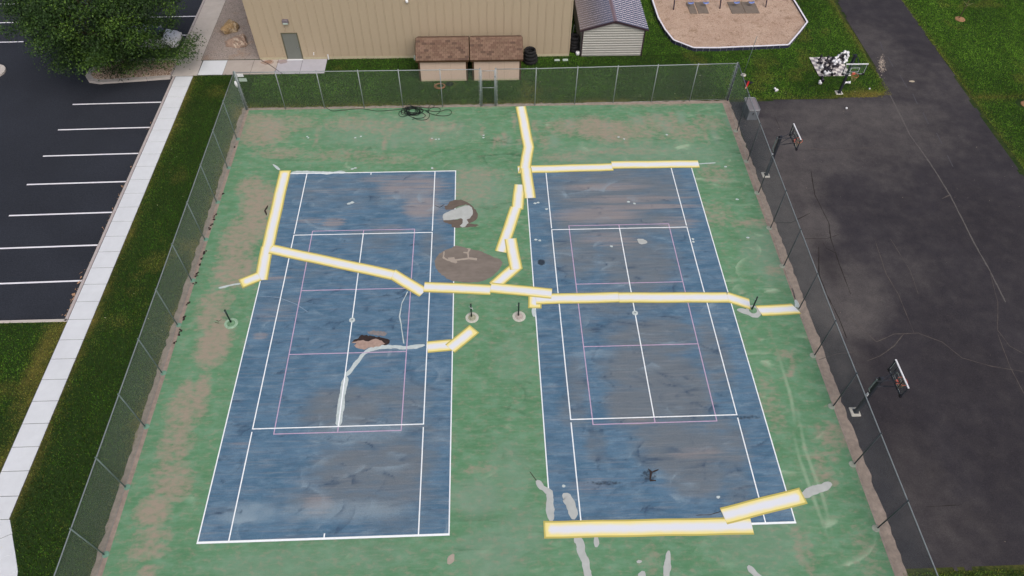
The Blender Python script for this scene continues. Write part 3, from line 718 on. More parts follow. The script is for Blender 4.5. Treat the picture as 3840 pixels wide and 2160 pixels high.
blue(RCX, RCY, [(1550,480,190,70,.75),(1550,560,180,50,.7),(1450,640,70,60,.7),(1600,660,110,80,.75),(1560,760,150,40,.5),(1640,850,120,50,.8),(1620,930,110,60,.85),(1700,980,90,80,.9),(1600,1020,80,50,.9),(1450,960,30,60,.6),(1440,1040,40,40,.5),(1720,1130,110,50,.9),(1820,1110,60,60,.7),(1500,1120,30,40,.5),(1800,900,40,90,.6),(1750,1190,80,50,.8),(1660,1090,80,30,.7),(1850,1220,40,40,.5),(1480,820,30,30,.4)],
     [(1520,470,120,10,.6),(1620,520,150,8,.6),(1500,540,120,22,.62),(1580,500,160,10,.55),(1560,610,60,14,.45),(1700,560,60,20,.45),(1600,1060,40,10,.35),(1490,1220,60,16,.35),(1520,600,80,20,.45),(1750,1140,70,16,.4)], 31,
     pales=[(1500,890,60,10,.3)], darks=[(1632,1195,20,14,.55),(1362,660,10,8,.9),(1520,1215,50,5,.5),(1880,1050,40,5,.5)])

def line(x0, x1, y0, y1, z, m, name):
    mb = MB(); mb.add([(x0,y0,z),(x1,y0,z),(x1,y1,z),(x0,y1,z)], [(0,1,2,3)]); mb.build(name, m, cobj)
LW = M_['line_white']; LP = M_['line_pink']
for cx, cy, left in ((0, 0, True), (RCX, RCY, False)):
    def V(x, y0, y1, w=.055, z=.0085, m=LW, n='court_line'): line(cx+x-w/2, cx+x+w/2, cy+y0, cy+y1, z, m, n)
    def Hh(y, x0, x1, w=.055, z=.0115, m=LW, n='court_line'): line(cx+x0, cx+x1, cy+y-w/2, cy+y+w/2, z, m, n)
    V(-HD+.03, -HL, HL); V(HD-.03, -HL, HL)
    for s in (-1, 1):
        V(s*HS, -HL, -SV-.16); V(s*HS, -SV+.03, SV-.03); V(s*HS, SV+.12, HL)
    V(0, -SV, SV)
    Hh(-HL+.05, -HD, HD, .1); Hh(HL-.04, -HD, HD, .07); Hh(-SV, -HS-.03, HS+.03); Hh(SV, -HS-.03, HS+.03)
    V(0, -HL+.1, -HL+.28, .06); V(0, HL-.26, HL-.08, .05)
    P = dict(m=LP, n='pickleball_line')
    for s in (-1, 1):
        V(s*3.05, -6.706, 6.706, .05, .0065, **P); Hh(s*6.706, -3.07, 3.07, .05, .0075, **P); Hh(s*2.134, -3.03, 3.03, .05, .0075, **P); V(0, min(s*6.43, s*6.706), max(s*6.43, s*6.706), .05, .0065, **P)

# patches, fillers and cracks on the slab
Z1 = lambda pts, z=0: [at(1600+a*.24837, 720+b*.24837, z) for a, b in pts]
def patch(name, pts, z, m, rag=.02, step=.1, seed=0): return poly_sheet(name, pts, z, m, cobj, rag, step, seed)
patch('brown_patch', Z1([(430,120),(520,118),(600,150),(690,210),(740,270),(775,340),(765,400),(720,440),(640,480),(760,490),(790,505),(740,525),(580,535),(450,545),(380,530),(370,490),(260,455),(245,430),(460,420),(520,395),(640,370),(660,300),(650,210),(590,190),(470,225),(420,250),(390,270),(290,268),(262,215),(310,205),(340,150)]), .014, M_['patch_d'], .012)
patch('grey_mortar_patch', Z1([(250,345),(300,310),(440,255),(580,208),(640,205),(680,240),(700,300),(690,350),(650,400),(600,420),(630,470),(610,490),(580,530),(540,535),(500,515),(540,480),(545,420),(520,395),(440,420),(260,430),(240,390)]), .018, M_['patch_l'], .012)
patch('brown_patch', Z1([(350,860),(440,805),(540,830),(640,865),(780,880),(900,930),(1010,985),(1100,1010),(1150,1060),(1130,1120),(1080,1190),(1000,1270),(900,1330),(760,1365),(600,1370),(440,1355),(310,1310),(190,1230),(135,1140),(120,1060),(140,1000),(190,930),(280,880)]), .014, M_['patch'], .015)
patch('beige_mortar_patch', Z1([(255,895),(275,905),(262,980),(300,1010),(330,1020),(320,995),(420,985),(430,1020),(620,995),(610,930),(555,925),(555,908),(620,905),(630,870),(600,850),(660,855),(660,880),(635,920),(640,990),(700,992),(765,1005),(755,1035),(640,1020),(450,1040),(465,1065),(440,1080),(380,1065),(350,1050),(300,1035),(240,1000),(250,960)]), .018, M_['patch_m'], .006, .08)
T2 = lambda pts: tl(960, 1080, pts)
patch('bitumen_patch', T2([(985,530),(1040,490),(1070,470),(1130,480),(1220,495),(1290,500),(1345,530),(1340,555),(1310,575),(1230,570),(1140,580),(1060,575),(1000,560),(960,548)]), .013, M_['bitumen'], .025, .08)
patch('bare_patch', T2([(960,548),(1060,528),(1130,535),(1200,515),(1260,535),(1300,560),(1230,590),(1130,600),(1090,622),(1030,610),(985,580),(1010,560)]), .017, M_['tanp'], .02, .08)
patch('bare_patch', T2([(1120,435),(1230,430),(1330,455),(1300,480),(1210,480),(1130,455)]), .012, mat('thin_tan', srgb(128, 124, 124), .9, .2, 8), .03, .08)
def filler(pts, w, z=.0055, jit=.03, m='filler', name='pale_filler_smear', seed=0):
    mb = MB(); ribbon(mb, pts, w, z, jit, seed, .08); mb.build(name, M_[m], cobj)
filler(T2([(1700,575),(1600,590),(1480,600),(1330,585),(1240,595),(1140,625),(1080,670),(1010,750),(950,840),(900,890)]), .24, seed=2)
filler(T2([(905,890),(880,1000),(868,1100),(855,1200),(840,1300),(835,1390)]), .3, seed=3, jit=.025)
filler(T2([(1525,35),(1470,150),(1445,290),(1465,400),(1490,560)]), .05, seed=4, jit=.015)
filler(T2([(0,82),(120,85),(240,100),(400,160),(520,240)]), .035, seed=5, jit=.012, m='filler_thin')
filler(tl(0, 540, [(2200,1449),(2330,1420),(2440,1400)]), .14, seed=6)
filler(tl(960, 540, [(355,288),(500,285),(700,290),(900,285)]), .26, seed=7)
filler(tl(960, 540, [(170,205),(240,262)]), .12, seed=8)
T3 = lambda pts: tl(1920, 1620, pts)
filler(T3([(245,490),(300,560),(375,610),(385,700),(385,780),(392,900)]), .3, .0125, .03, 'patch_l', seed=9)
filler(T3([(510,625),(560,650),(590,720),(620,790),(620,880)]), .42, .0125, .02, 'patch_l', seed=10)
filler(T3([(640,1040),(680,1110),(690,1200),(740,1300),(765,1449),(780,1600)]), .32, .0125, .03, 'patch_l', seed=11)
filler(T3([(850,1040),(845,1160)]), .22, .0125, .02, 'patch_l', seed=12)
filler(T3([(1580,1195),(1570,1300),(1555,1449),(1540,1600)]), .26, .0125, .02, 'patch_l', seed=13)
filler(T3([(2370,1350),(2440,1420),(2520,1500)]), .36, .0125, .02, 'patch_l', seed=14)
filler(T3([(1320,1400),(1310,1500)]), .36, .0125, .02, 'patch_l', seed=15)
filler(T3([(1255,1310),(1305,1300)]), .12, .0125, .02, 'patch_l', seed=16)
filler(tl(2880, 1620, [(340,640),(430,600),(520,560),(640,520)]), .36, .0125, .03, 'patch_l', seed=17)
filler(tl(960, 1620, [(1935,1330),(1965,1270),(1990,1230)]), .3, .0125, .03, 'patch_m', seed=18)
filler(tl(1920, 540, [(1880,200),(2050,190)]), .08, seed=19, jit=.03)
filler(tl(1920, 540, [(1262,960),(1310,985),(1360,990)]), .4, .0125, .03, 'patch_l', seed=20)
filler(tl(1920, 1080, [(215,200),(225,290)]), .2, .0125, .02, seed=21)
filler(tl(2740, 1080, [(180,620),(330,650),(480,700),(620,780),(720,780),(790,700),(740,560)], k=.132), .34, .0125, .03, 'patch_l', seed=22)
filler(tl(2740, 1080, [(1840,340),(1880,440),(1890,560),(1960,640)], k=.132), .2, .0125, .02, seed=23)
kk = MB()
for i, L in enumerate([[(1740,0),(1790,140),(1840,320)]]): ribbon(kk, tl(2740, 1080, L, k=.132), .06, .012, .02, i)
ribbon(kk, tl(1920, 1620, [(180,400),(215,450),(245,490)]), .04, .012, .02, 5); ribbon(kk, tl(1920, 1620, [(1370,370),(1400,400),(1390,490),(1450,490)]), .07, .012, .02, 6); ribbon(kk, tl(1920,1620,[(1400,410),(1475,380)]), .08, .0122, .02, 7)
ribbon(kk, tl(960, 540, [(120,620),(90,670),(105,720)]), .1, .012, .03, 8); ribbon(kk, tl(1920, 1620, [(1850,840),(2000,830),(2100,800)]), .03, .012, .015, 9)
ribbon(kk, tl(960, 540, [(1800,740-120),(1850,640),(1895,610)]), .04, .012, .015, 10); ribbon(kk, tl(700, 1120, [(1180,990),(1350,1030)], k=.0897), .04, .012, .01, 11); ribbon(kk, tl(700, 1120, [(1250,900),(1330,950),(1460,880)], k=.0897), .06, .0121, .02, 12)
kk.build('dark_crack', M_['bitumen'], cobj)
spk = [(2220,1373),(3520,1388),(2285+0,0)]
def speck(x0, y0, pts, s=.09):
    for i, (a, b2) in enumerate(pts):
        g = tl(x0, y0, [(a, b2)])[0]; poly_sheet('paint_spot', [(g[0]+s*math.cos(t)*rnd.uniform(.7, 1.4), g[1]+s*.8*math.sin(t)*rnd.uniform(.7, 1.3)) for t in np.linspace(0, 5.4, 8)], .0128, M_['filler'], cobj)
speck(960, 0, [(515,1375),(528,1388),(1000,1388),(1055,1373),(1770,1393),(1810,1403),(1840,1400),(2290,1362),(2290,1386)], .07)
speck(1920, 0, [(1070,1380),(1128,1400),(1558,1357)], .08)
speck(960, 540, [(970,252),(998,243),(1773,243)], .09); speck(960, 540, [(935,602),(965,590)], .12)
speck(1920, 540, [(230,598),(263,592),(347,655),(1172,583),(1233,600),(240,963),(280,973),(1820,957),(1825,985),(2265,558),(2375,943),(2150,230),(1000,1030)], .09)
speck(2880, 540, [(10, 1000)], .01)
speck(1920, 1620, [(2075,655),(520,545)], .08)

# crack repair membranes
def fabric(name, c_in, c_out, a_in, a_out, grid=.05):
    m = bpy.data.materials.new(name); m.use_nodes = True; nt = m.node_tree; b = nt.nodes['Principled BSDF']
    b.inputs['Roughness'].default_value = .75; b.inputs['Specular IOR Level'].default_value = .2
    at_ = nt.nodes.new('ShaderNodeAttribute'); at_.attribute_name = 'across'
    tc = nt.nodes.new('ShaderNodeTexCoord'); n = nt.nodes.new('ShaderNodeTexNoise'); n.inputs['Scale'].default_value = 2.2; n.inputs['Detail'].default_value = 4
    nt.links.new(tc.outputs['Object'], n.inputs['Vector'])
    ad = nt.nodes.new('ShaderNodeMath'); ad.operation = 'MULTIPLY_ADD'; ad.inputs[1].default_value = .4
    nt.links.new(n.outputs[0], ad.inputs[0]); nt.links.new(at_.outputs['Fac'], ad.inputs[2])
    mr = nt.nodes.new('ShaderNodeMapRange'); mr.interpolation_type = 'SMOOTHSTEP'; mr.inputs['From Min'].default_value = .45; mr.inputs['From Max'].default_value = 1.15
    nt.links.new(ad.outputs[0], mr.inputs[0])
    mx = nt.nodes.new('ShaderNodeMix'); mx.data_type = 'RGBA'; mx.inputs['A'].default_value = c_in; mx.inputs['B'].default_value = c_out
    nt.links.new(mr.outputs[0], mx.inputs['Factor']); nt.links.new(mx.outputs['Result'], b.inputs['Base Color'])
    m2 = nt.nodes.new('ShaderNodeMapRange'); m2.inputs['To Min'].default_value = a_in; m2.inputs['To Max'].default_value = a_out
    nt.links.new(mr.outputs[0], m2.inputs[0]); nt.links.new(m2.outputs[0], b.inputs['Alpha'])
    ck = nt.nodes.new('ShaderNodeTexNoise'); ck.inputs['Scale'].default_value = 55; nt.links.new(tc.outputs['Object'], ck.inputs['Vector'])
    bp = nt.nodes.new('ShaderNodeBump'); bp.inputs['Strength'].default_value = .3; bp.inputs['Distance'].default_value = .005
    nt.links.new(ck.outputs[0], bp.inputs['Height']); nt.links.new(bp.outputs[0], b.inputs['Normal'])
    return m
FB = [fabric('membrane_base', srgb(206, 196, 116), srgb(202, 190, 106), .88, .84),
      fabric('membrane_middle', srgb(240, 228, 156), srgb(240, 226, 146), .9, .9),
      fabric('membrane_top', srgb(224, 229, 235), srgb(240, 227, 150), .95, .95)]
def layer(name, L, w, z, e0, e1, m, parent, sk0=0., sk1=0., o0=True, o1=True):
    ts = [-1, -.72, -.4, 0, .4, .72, 1]; vs, av = [], []; n = max(4, int(L/.2)); fs = []
    for i in range(n+1):
        for t in ts:
            x = e0+(L-e0-e1)*i/n
            x += (sk0*(1-i/n)+sk1*i/n)*t*w/2
            y = t*w/2+.008*math.sin(x*2.1+L)
            ed = max(abs(t), 0 if o0 or x-e0 > .2 else 1-(x-e0)/.2, 0 if o1 or L-e1-x > .2 else 1-(L-e1-x)/.2)
            vs.append((x, y, z)); av.append(min(1, ed))
    k = len(ts)
    for i in range(n):
        for j in range(k-1): fs.append((i*k+j, (i+1)*k+j, (i+1)*k+j+1, i*k+j+1))
    return npmesh(name, np.array(vs), np.array(fs), m, parent, {'across': np.array(av)})
def strip(p0, p1, lev, label, w=.74, s0=0., s1=0., open0=True, open1=True):
    a, b2 = at(*p0), at(*p1); L = math.dist(a, b2); ang = math.atan2(b2[1]-a[1], b2[0]-a[0])
    r = empty('crack_repair_strip', (a[0], a[1], 0), ang); tag(r, label, 'repair strip', 'crack repair strips glued over the court cracks')
    z = .021+lev*.014
    layer('base_layer', L, w, z, 0, 0, FB[0], r, s0, s1)
    layer('middle_layer', L, w*.8, z+.004, 0.005 if open0 else .07, 0.005 if open1 else .07, FB[1], r, s0, s1)
    layer('top_layer', L, w*.785, z+.008, 0.01 if open0 else .13, 0.01 if open1 else .13, FB[2], r, s0, s1, open0, open1)
strip((1070,640), (1003,935), 0, 'long upright repair strip along the left edge of the left court', open0=False)
strip((1003,925), (979,1052), 1, 'short upright repair strip below the left junction, ending at the court edge line')
strip((903,1067), (973,1038), 2, 'stub of repair strip on worn green paint at the far left end', open0=False)
strip((1017,936), (1474,1033), 2, 'long slanting repair strip across the upper half of the left court', open0=True)
strip((1468,1026), (1588,1098), 0, 'short steep repair strip joining the slanting one near the right side of the left court')
strip((1590,1077), (1840,1088), 1, 'repair strip crossing the left court sideline just below the large brown patch')
strip((1840,1080), (2069,1103), 2, 'repair strip on green paint just above the two middle net posts')
strip((2006,1085), (2006,1157), 0, 'square stub of repair strip at the left sideline of the right court', open1=False)
strip((2009,1123), (2322,1116), 1, 'repair strip on the left third of the right court beside the net line', open0=True)
strip((2320,1118), (2728,1117), 2, 'long repair strip crossing the right court centre line just above the net anchor')
strip((2724,1114), (2812,1141), 0, 'slanting repair strip that ends at the rightmost net post', s1=-.3)
strip((2846,1167), (2986,1159), 1, 'repair strip between the rightmost net post and the right fence', s0=-.25, s1=-.45, open0=True, open1=True)
strip((1953,400), (1983,556), 0, 'upright repair strip that starts at the back edge beside the gate', s0=0, open0=True)
strip((1982,554), (1966,648), 1, 'short repair strip between the back edge strip and the junction above the right court')
strip((1972,632), (1987,745), 2, 'short upright repair strip below the junction at the right court top left corner')
strip((1942,637), (2298,627), 0, 'repair strip along the left half of the right court back baseline')
strip((2294,620), (2620,616), 1, 'repair strip along the right half of the right court back baseline')
strip((1950,693), (1940,785), 0, 'short repair strip overlapping the side of the junction strip between the courts')
strip((1935,779), (1879,946), 1, 'slanting repair strip on green paint between the courts, right of the brown patches')
strip((1914,897), (1936,1012), 2, 'upright repair strip in the zigzag just right of the large brown patch')
strip((1938,998), (1852,1074), 0, 'lowest slanting strip of the zigzag between the two courts')
strip((1603,1303), (1692,1294), 0, 'short repair strip at the right side of the left court below the net line')
strip((1688,1309), (1779,1234), 1, 'slanting repair strip on green paint below the left middle net post', open1=False)
strip((2039,1987), (2820,1972), 0, 'longest repair strip, along the right court near baseline', w=.78, open0=False)
strip((2712,1936), (3012,1859), 1, 'slanting repair strip over the lower right corner of the right court', w=.78, open1=False)

# ------------------------------------------------------------------ chain link fences
def fence(name, pts, h, label, posts_mat='galv', nomesh=False):
    r = empty(name, (pts[0][0], pts[0][1], 0)); tag(r, label, 'fence')
    o = Vector((pts[0][0], pts[0][1], 0))
    for i, (x, y) in enumerate(pts):
        mb = MB(); rad = .045 if i in (0, len(pts)-1) else .03
        mb.tube([(x-o.x, y-o.y, -.05), (x-o.x, y-o.y, h+.02)], rad, 8)
        mb.lathe([(rad+.008, h+.02), (rad+.008, h+.05), (rad*.6, h+.08), (.005, h+.09)], 8, (x-o.x, y-o.y, 0))
        mb.build('post', M_[posts_mat], r, True)
    mb = MB(); mb.tube([(x-o.x, y-o.y, h-.02) for x, y in pts], .026, 8); mb.build('top_rail', M_['galv'], r, True)
    mb = MB(); mb.tube([(x-o.x, y-o.y, .06) for x, y in pts], .006, 4); mb.build('bottom_wire', M_['galv'], r)
    mb = MB(); s = .075; wr = .0019
    for (x0, y0), (x1, y1) in zip(pts[:-1], pts[1:]):
        L = math.dist((x0, y0), (x1, y1)); ux, uy = (x1-x0)/L, (y1-y0)/L; H0, H1 = .05, h-.03; hh = H1-H0
        for sgn in (1, -1):
            t = -hh if sgn > 0 else 0
            while t < (L if sgn > 0 else L+hh):
                a, b2 = t, t+sgn*hh; za, zb = H0, H1
                lo, hi = 0, L
                f = lambda u: H0+(u-t)*sgn
                ua, ub = max(lo, min(hi, a)), max(lo, min(hi, b2))
                if abs(ua-ub) > .01:
                    A = Vector((x0+ux*ua-o.x-uy*.004*sgn, y0+uy*ua-o.y+ux*.004*sgn, f(ua))); B = Vector((x0+ux*ub-o.x-uy*.004*sgn, y0+uy*ub-o.y+ux*.004*sgn, f(ub)))
                    mb.tube([A, B], wr, 3, caps=False)
                t += s
    tag(mb.build('chain_link_mesh', M_['wire' if posts_mat == 'galvk' else 'wire_lit'], r), kind='stuff')
    return r
FH = 3.03
LY = [18.6, 15.42, 12.52, 9.35, 6.2, 3.05, -.05, -3.07, -6.1, -9.17, -12.2, -15.3, -18.4]
BX1 = [-9.3, -6.58, -3.84, -1.07, 1.65, 4.45, 7.17]
BX2 = [8.23, 10.99, 13.83, 16.6, 19.36, 22.14, 24.86]
RY = [18.93, 15.45, 12.31, 9.28, 6.22, 3.17, .01, -3.02, -6.05, -9.14, -12.19, -15.3, -18.4]
by = lambda x: 18.62 if x < 8.3 else 18.56+.022*(x-8.23)
rx = lambda y: 24.85 if y > 18 else 24.48+.3*max(0, y+3)/18.5
fl = fence('chain_link_fence', [(-9.32, y) for y in LY], FH, 'tall chain link fence between the left lawn strip and the court', 'galvd')
fb1 = fence('chain_link_fence', [(x+(.06 if x < -9 else 0), by(x)) for x in BX1], FH, 'back chain link fence left of the gate')
fb2 = fence('chain_link_fence', [(x, by(x)) for x in BX2], FH, 'back chain link fence right of the gate')
fr = fence('chain_link_fence', [(rx(y)+(.07 if y > 18 else 0), y-(.07 if y > 18 else 0)) for y in RY], FH, 'right chain link fence between the court and the asphalt yard', 'galvk')
# tension bars and bands at the corners and gate posts
for par, pts in ((fl, [(-9.32, 18.5)]), (fb1, [(-9.17, 18.62), (7.08, 18.62)]), (fb2, [(8.33, 18.56), (24.75, 18.91)]), (fr, [(24.9, 18.78)])):
    mb = MB()
    for x, y in pts:
        ox, oy = par.location.x, par.location.y
        mb.tube([(x-ox, y-oy, .05), (x-ox, y-oy, FH-.05)], .009, 5)
        for k in range(8): mb.tube([(x-ox-.05, y-oy, .25+k*.36), (x-ox+.05, y-oy, .25+k*.36)], .012, 5)
    mb.build('tension_bar', M_['galv'], par)
foot = mat('post_footing', srgb(150, 158, 144), .9, .15, 8)
for y in RY[1:-2]:
    mb = MB(); mb.lathe([(.17, 0.0), (.17, .012), (.14, .016)], 16, (rx(y)-.1-fr.location.x, y-.02-fr.location.y, 0)); mb.build('post_footing', foot, fr)
for y in LY[1:-1]:
    mb = MB(); mb.lathe([(.15, 0.0), (.15, .012), (.12, .016)], 16, (-9.25-fl.location.x, y-fl.location.y, 0)); mb.build('post_footing', mat('post_footing_green', srgb(110, 150, 130), .9, .15, 8) if y == LY[1] else bpy.data.materials['post_footing_green'], fl)
# brace rail at the back left corner
mb = MB(); mb.tube([(.1, 0, 2.4), (2.6, 0, 2.9)], .015, 6); 
# gate
g = empty('gate', (7.7, 18.6, 0)); tag(g, 'narrow chain link gate with a mid rail in the back fence', 'gate')
for x in (-.44, .44):
    mb = MB(); mb.tube([(x, 0, .06), (x, 0, 2.95)], .022, 8); mb.build('gate_upright', M_['galv'], g, True)
for z in (.1, 1.55, 2.9):
    mb = MB(); mb.tube([(-.44, 0, z), (.44, 0, z)], .022, 8); mb.build('gate_rail', M_['galv'], g, True)
mb = MB(); s = .075
for sgn in (1, -1):
    t = -2.8 if sgn > 0 else 0
    while t < (.84 if sgn > 0 else 3.64):
        ua, ub = max(0, min(.84, t)), max(0, min(.84, t+sgn*2.8))
        if abs(ua-ub) > .01: mb.tube([(ua-.42, .004*sgn, .1+(ua-t)*sgn), (ub-.42, .004*sgn, .1+(ub-t)*sgn)], .0019, 3, caps=False)
        t += s
tag(mb.build('chain_link_mesh', M_['wire'], g), kind='stuff')
mb = MB(); mb.box(-.52, -.42, -.03, .03, 1.2, 1.32); mb.build('latch', M_['galvd'], g)
for z in (.5, 2.4):
    mb = MB(); mb.box(.43, .52, -.03, .03, z, z+.08); mb.build('hinge', M_['galvd'], g)
for i, (x, z, w, h, lab) in enumerate([(-8.95, 2.66, .42, .26, 'upper blank white plate hung on the back left fence corner'), (-8.87, 2.3, .52, .26, 'lower pale plate hung on the back left fence corner')]):
    mb = MB(); mb.box(-w/2, w/2, -.004, .004, 0, h); o = mb.build('sign_plate', M_['plastic_w'] if i == 0 else M_['plastic_p'], loc=(x, 18.6+.03, z)); tag(o, lab, 'sign plate', 'blank plates at the fence corner')
mb = MB(); mb.lathe([(.01, 0), (.09, .2), (.1, .35), (.06, .5), (.01, .55)], 10); o = mb.build('float_tag', M_['plastic_w'], smooth=True, loc=(-9.25, 18.2, 2.1)); tag(o, 'small white pointed tag hanging on the left fence near its back corner', 'tag')
# ------------------------------------------------------------------ the tan building
B = empty('building', (-9.46, 24.75, 0)); tag(B, 'large tan panelled building with a grey door behind the court', 'building')
BW, BH, BD = 23.42, 8.6, 22
mb = MB(); mb.box(.01, BW-.01, .03, BD, -.1, BH); mb.build('wall', M_['wall'], B)
pm = MB(); w = BW/38
pm.add([(0,.03,.16),(0,0,.16),(w-.1,0,.16),(w-.085,-.022,.16),(w-.025,-.022,.16),(w-.012,0,.16),(w-.008,0,.16),(w-.008,.03,.16)]+[(a, b2, BH) for a, b2 in ((0,.03),(0,0),(w-.1,0),(w-.085,-.022),(w-.025,-.022),(w-.012,0),(w-.008,0),(w-.008,.03))],
       [(i, i+1, 9+i, 8+i) for i in range(7)])
p0 = pm.build('wall_panel', M_['wall'], B)
for i in range(1, 38): 
    c = p0.copy(); COL.objects.link(c); c.parent = B; c.location = (i*w, 0, 0)
mb = MB(); mb.box(0, BW, -.03, .03, -.1, .155); mb.build('foundation', M_['found'], B)
for x in (-.02, BW-.06):
    mb = MB(); mb.box(x, x+.08, -.035, .05, .16, BH); mb.build('corner_trim', M_['wall'], B)
mb = MB(); mb.add([(-.4,-.5,BH+.02),(BW+.4,-.5,BH+.02),(BW+.4,BD/2,BH+1.8),(-.4,BD/2,BH+1.8),(BW+.4,BD+.4,BH+.02),(-.4,BD+.4,BH+.02)], [(0,1,2,3),(3,2,4,5),(0,3,5),(1,4,2)]); mb.build('roof', M_['roof_b'], B)
dr = MB(); dr.box(2.12, 3.16, -.05, -.026, .04, 2.13); door = dr.build('door', M_['door'], B)
mb = MB(); mb.box(2.04, 2.115, -.07, -.02, .0, 2.2); mb.box(3.165, 3.24, -.07, -.02, .0, 2.2); mb.box(2.116, 3.164, -.07, -.02, 2.135, 2.2); mb.build('door_frame', M_['doorf'], B)
mb = MB(); mb.box(2.05, 3.23, -.16, -.051, .0, .03); mb.build('threshold', M_['plastic_w'], B)
mb = MB(); mb.lathe([(.02, 0), (.03, .03), (.03, .07)], 8, (3.04, -.11, 1.0)); mb.build('door_handle', M_['chrome'], door)
wl = MB(); wl.bbox(2.42, 2.84, -.26, -.024, 3.05, 3.3, .02); lamp_ = wl.build('wall_light', mat('light_housing', srgb(112, 106, 112), .6, .05, 5), B)
mb = MB(); mb.box(2.45, 2.81, -.27, -.262, 3.0, 3.12); mb.build('light_lens', M_['plastic_p'], lamp_)
mb = MB(); mb.lathe([(.09, 0), (.12, .1), (.08, .2), (.02, .24)], 12, (11.53, -.14, 4.52)); mb.build('dome_camera', M_['plastic_w'], B, True)
mb = MB(); mb.tube([(4.12, -.02, .55), (4.12, -.14, .52), (4.12, -.16, .42)], .03, 6); mb.build('tap', M_['plastic_w'], B)
mb = MB(); mb.tube([(5.15, -.12, 0), (5.15, -.12, .42)], .045, 8); mb.build('vent_pipe', M_['plastic_w'], B)
mb = MB(); mb.box(11.6, 11.95, -.35, -.04, .0, .22); mb.build('splash_block', M_['plastic_p'], B)

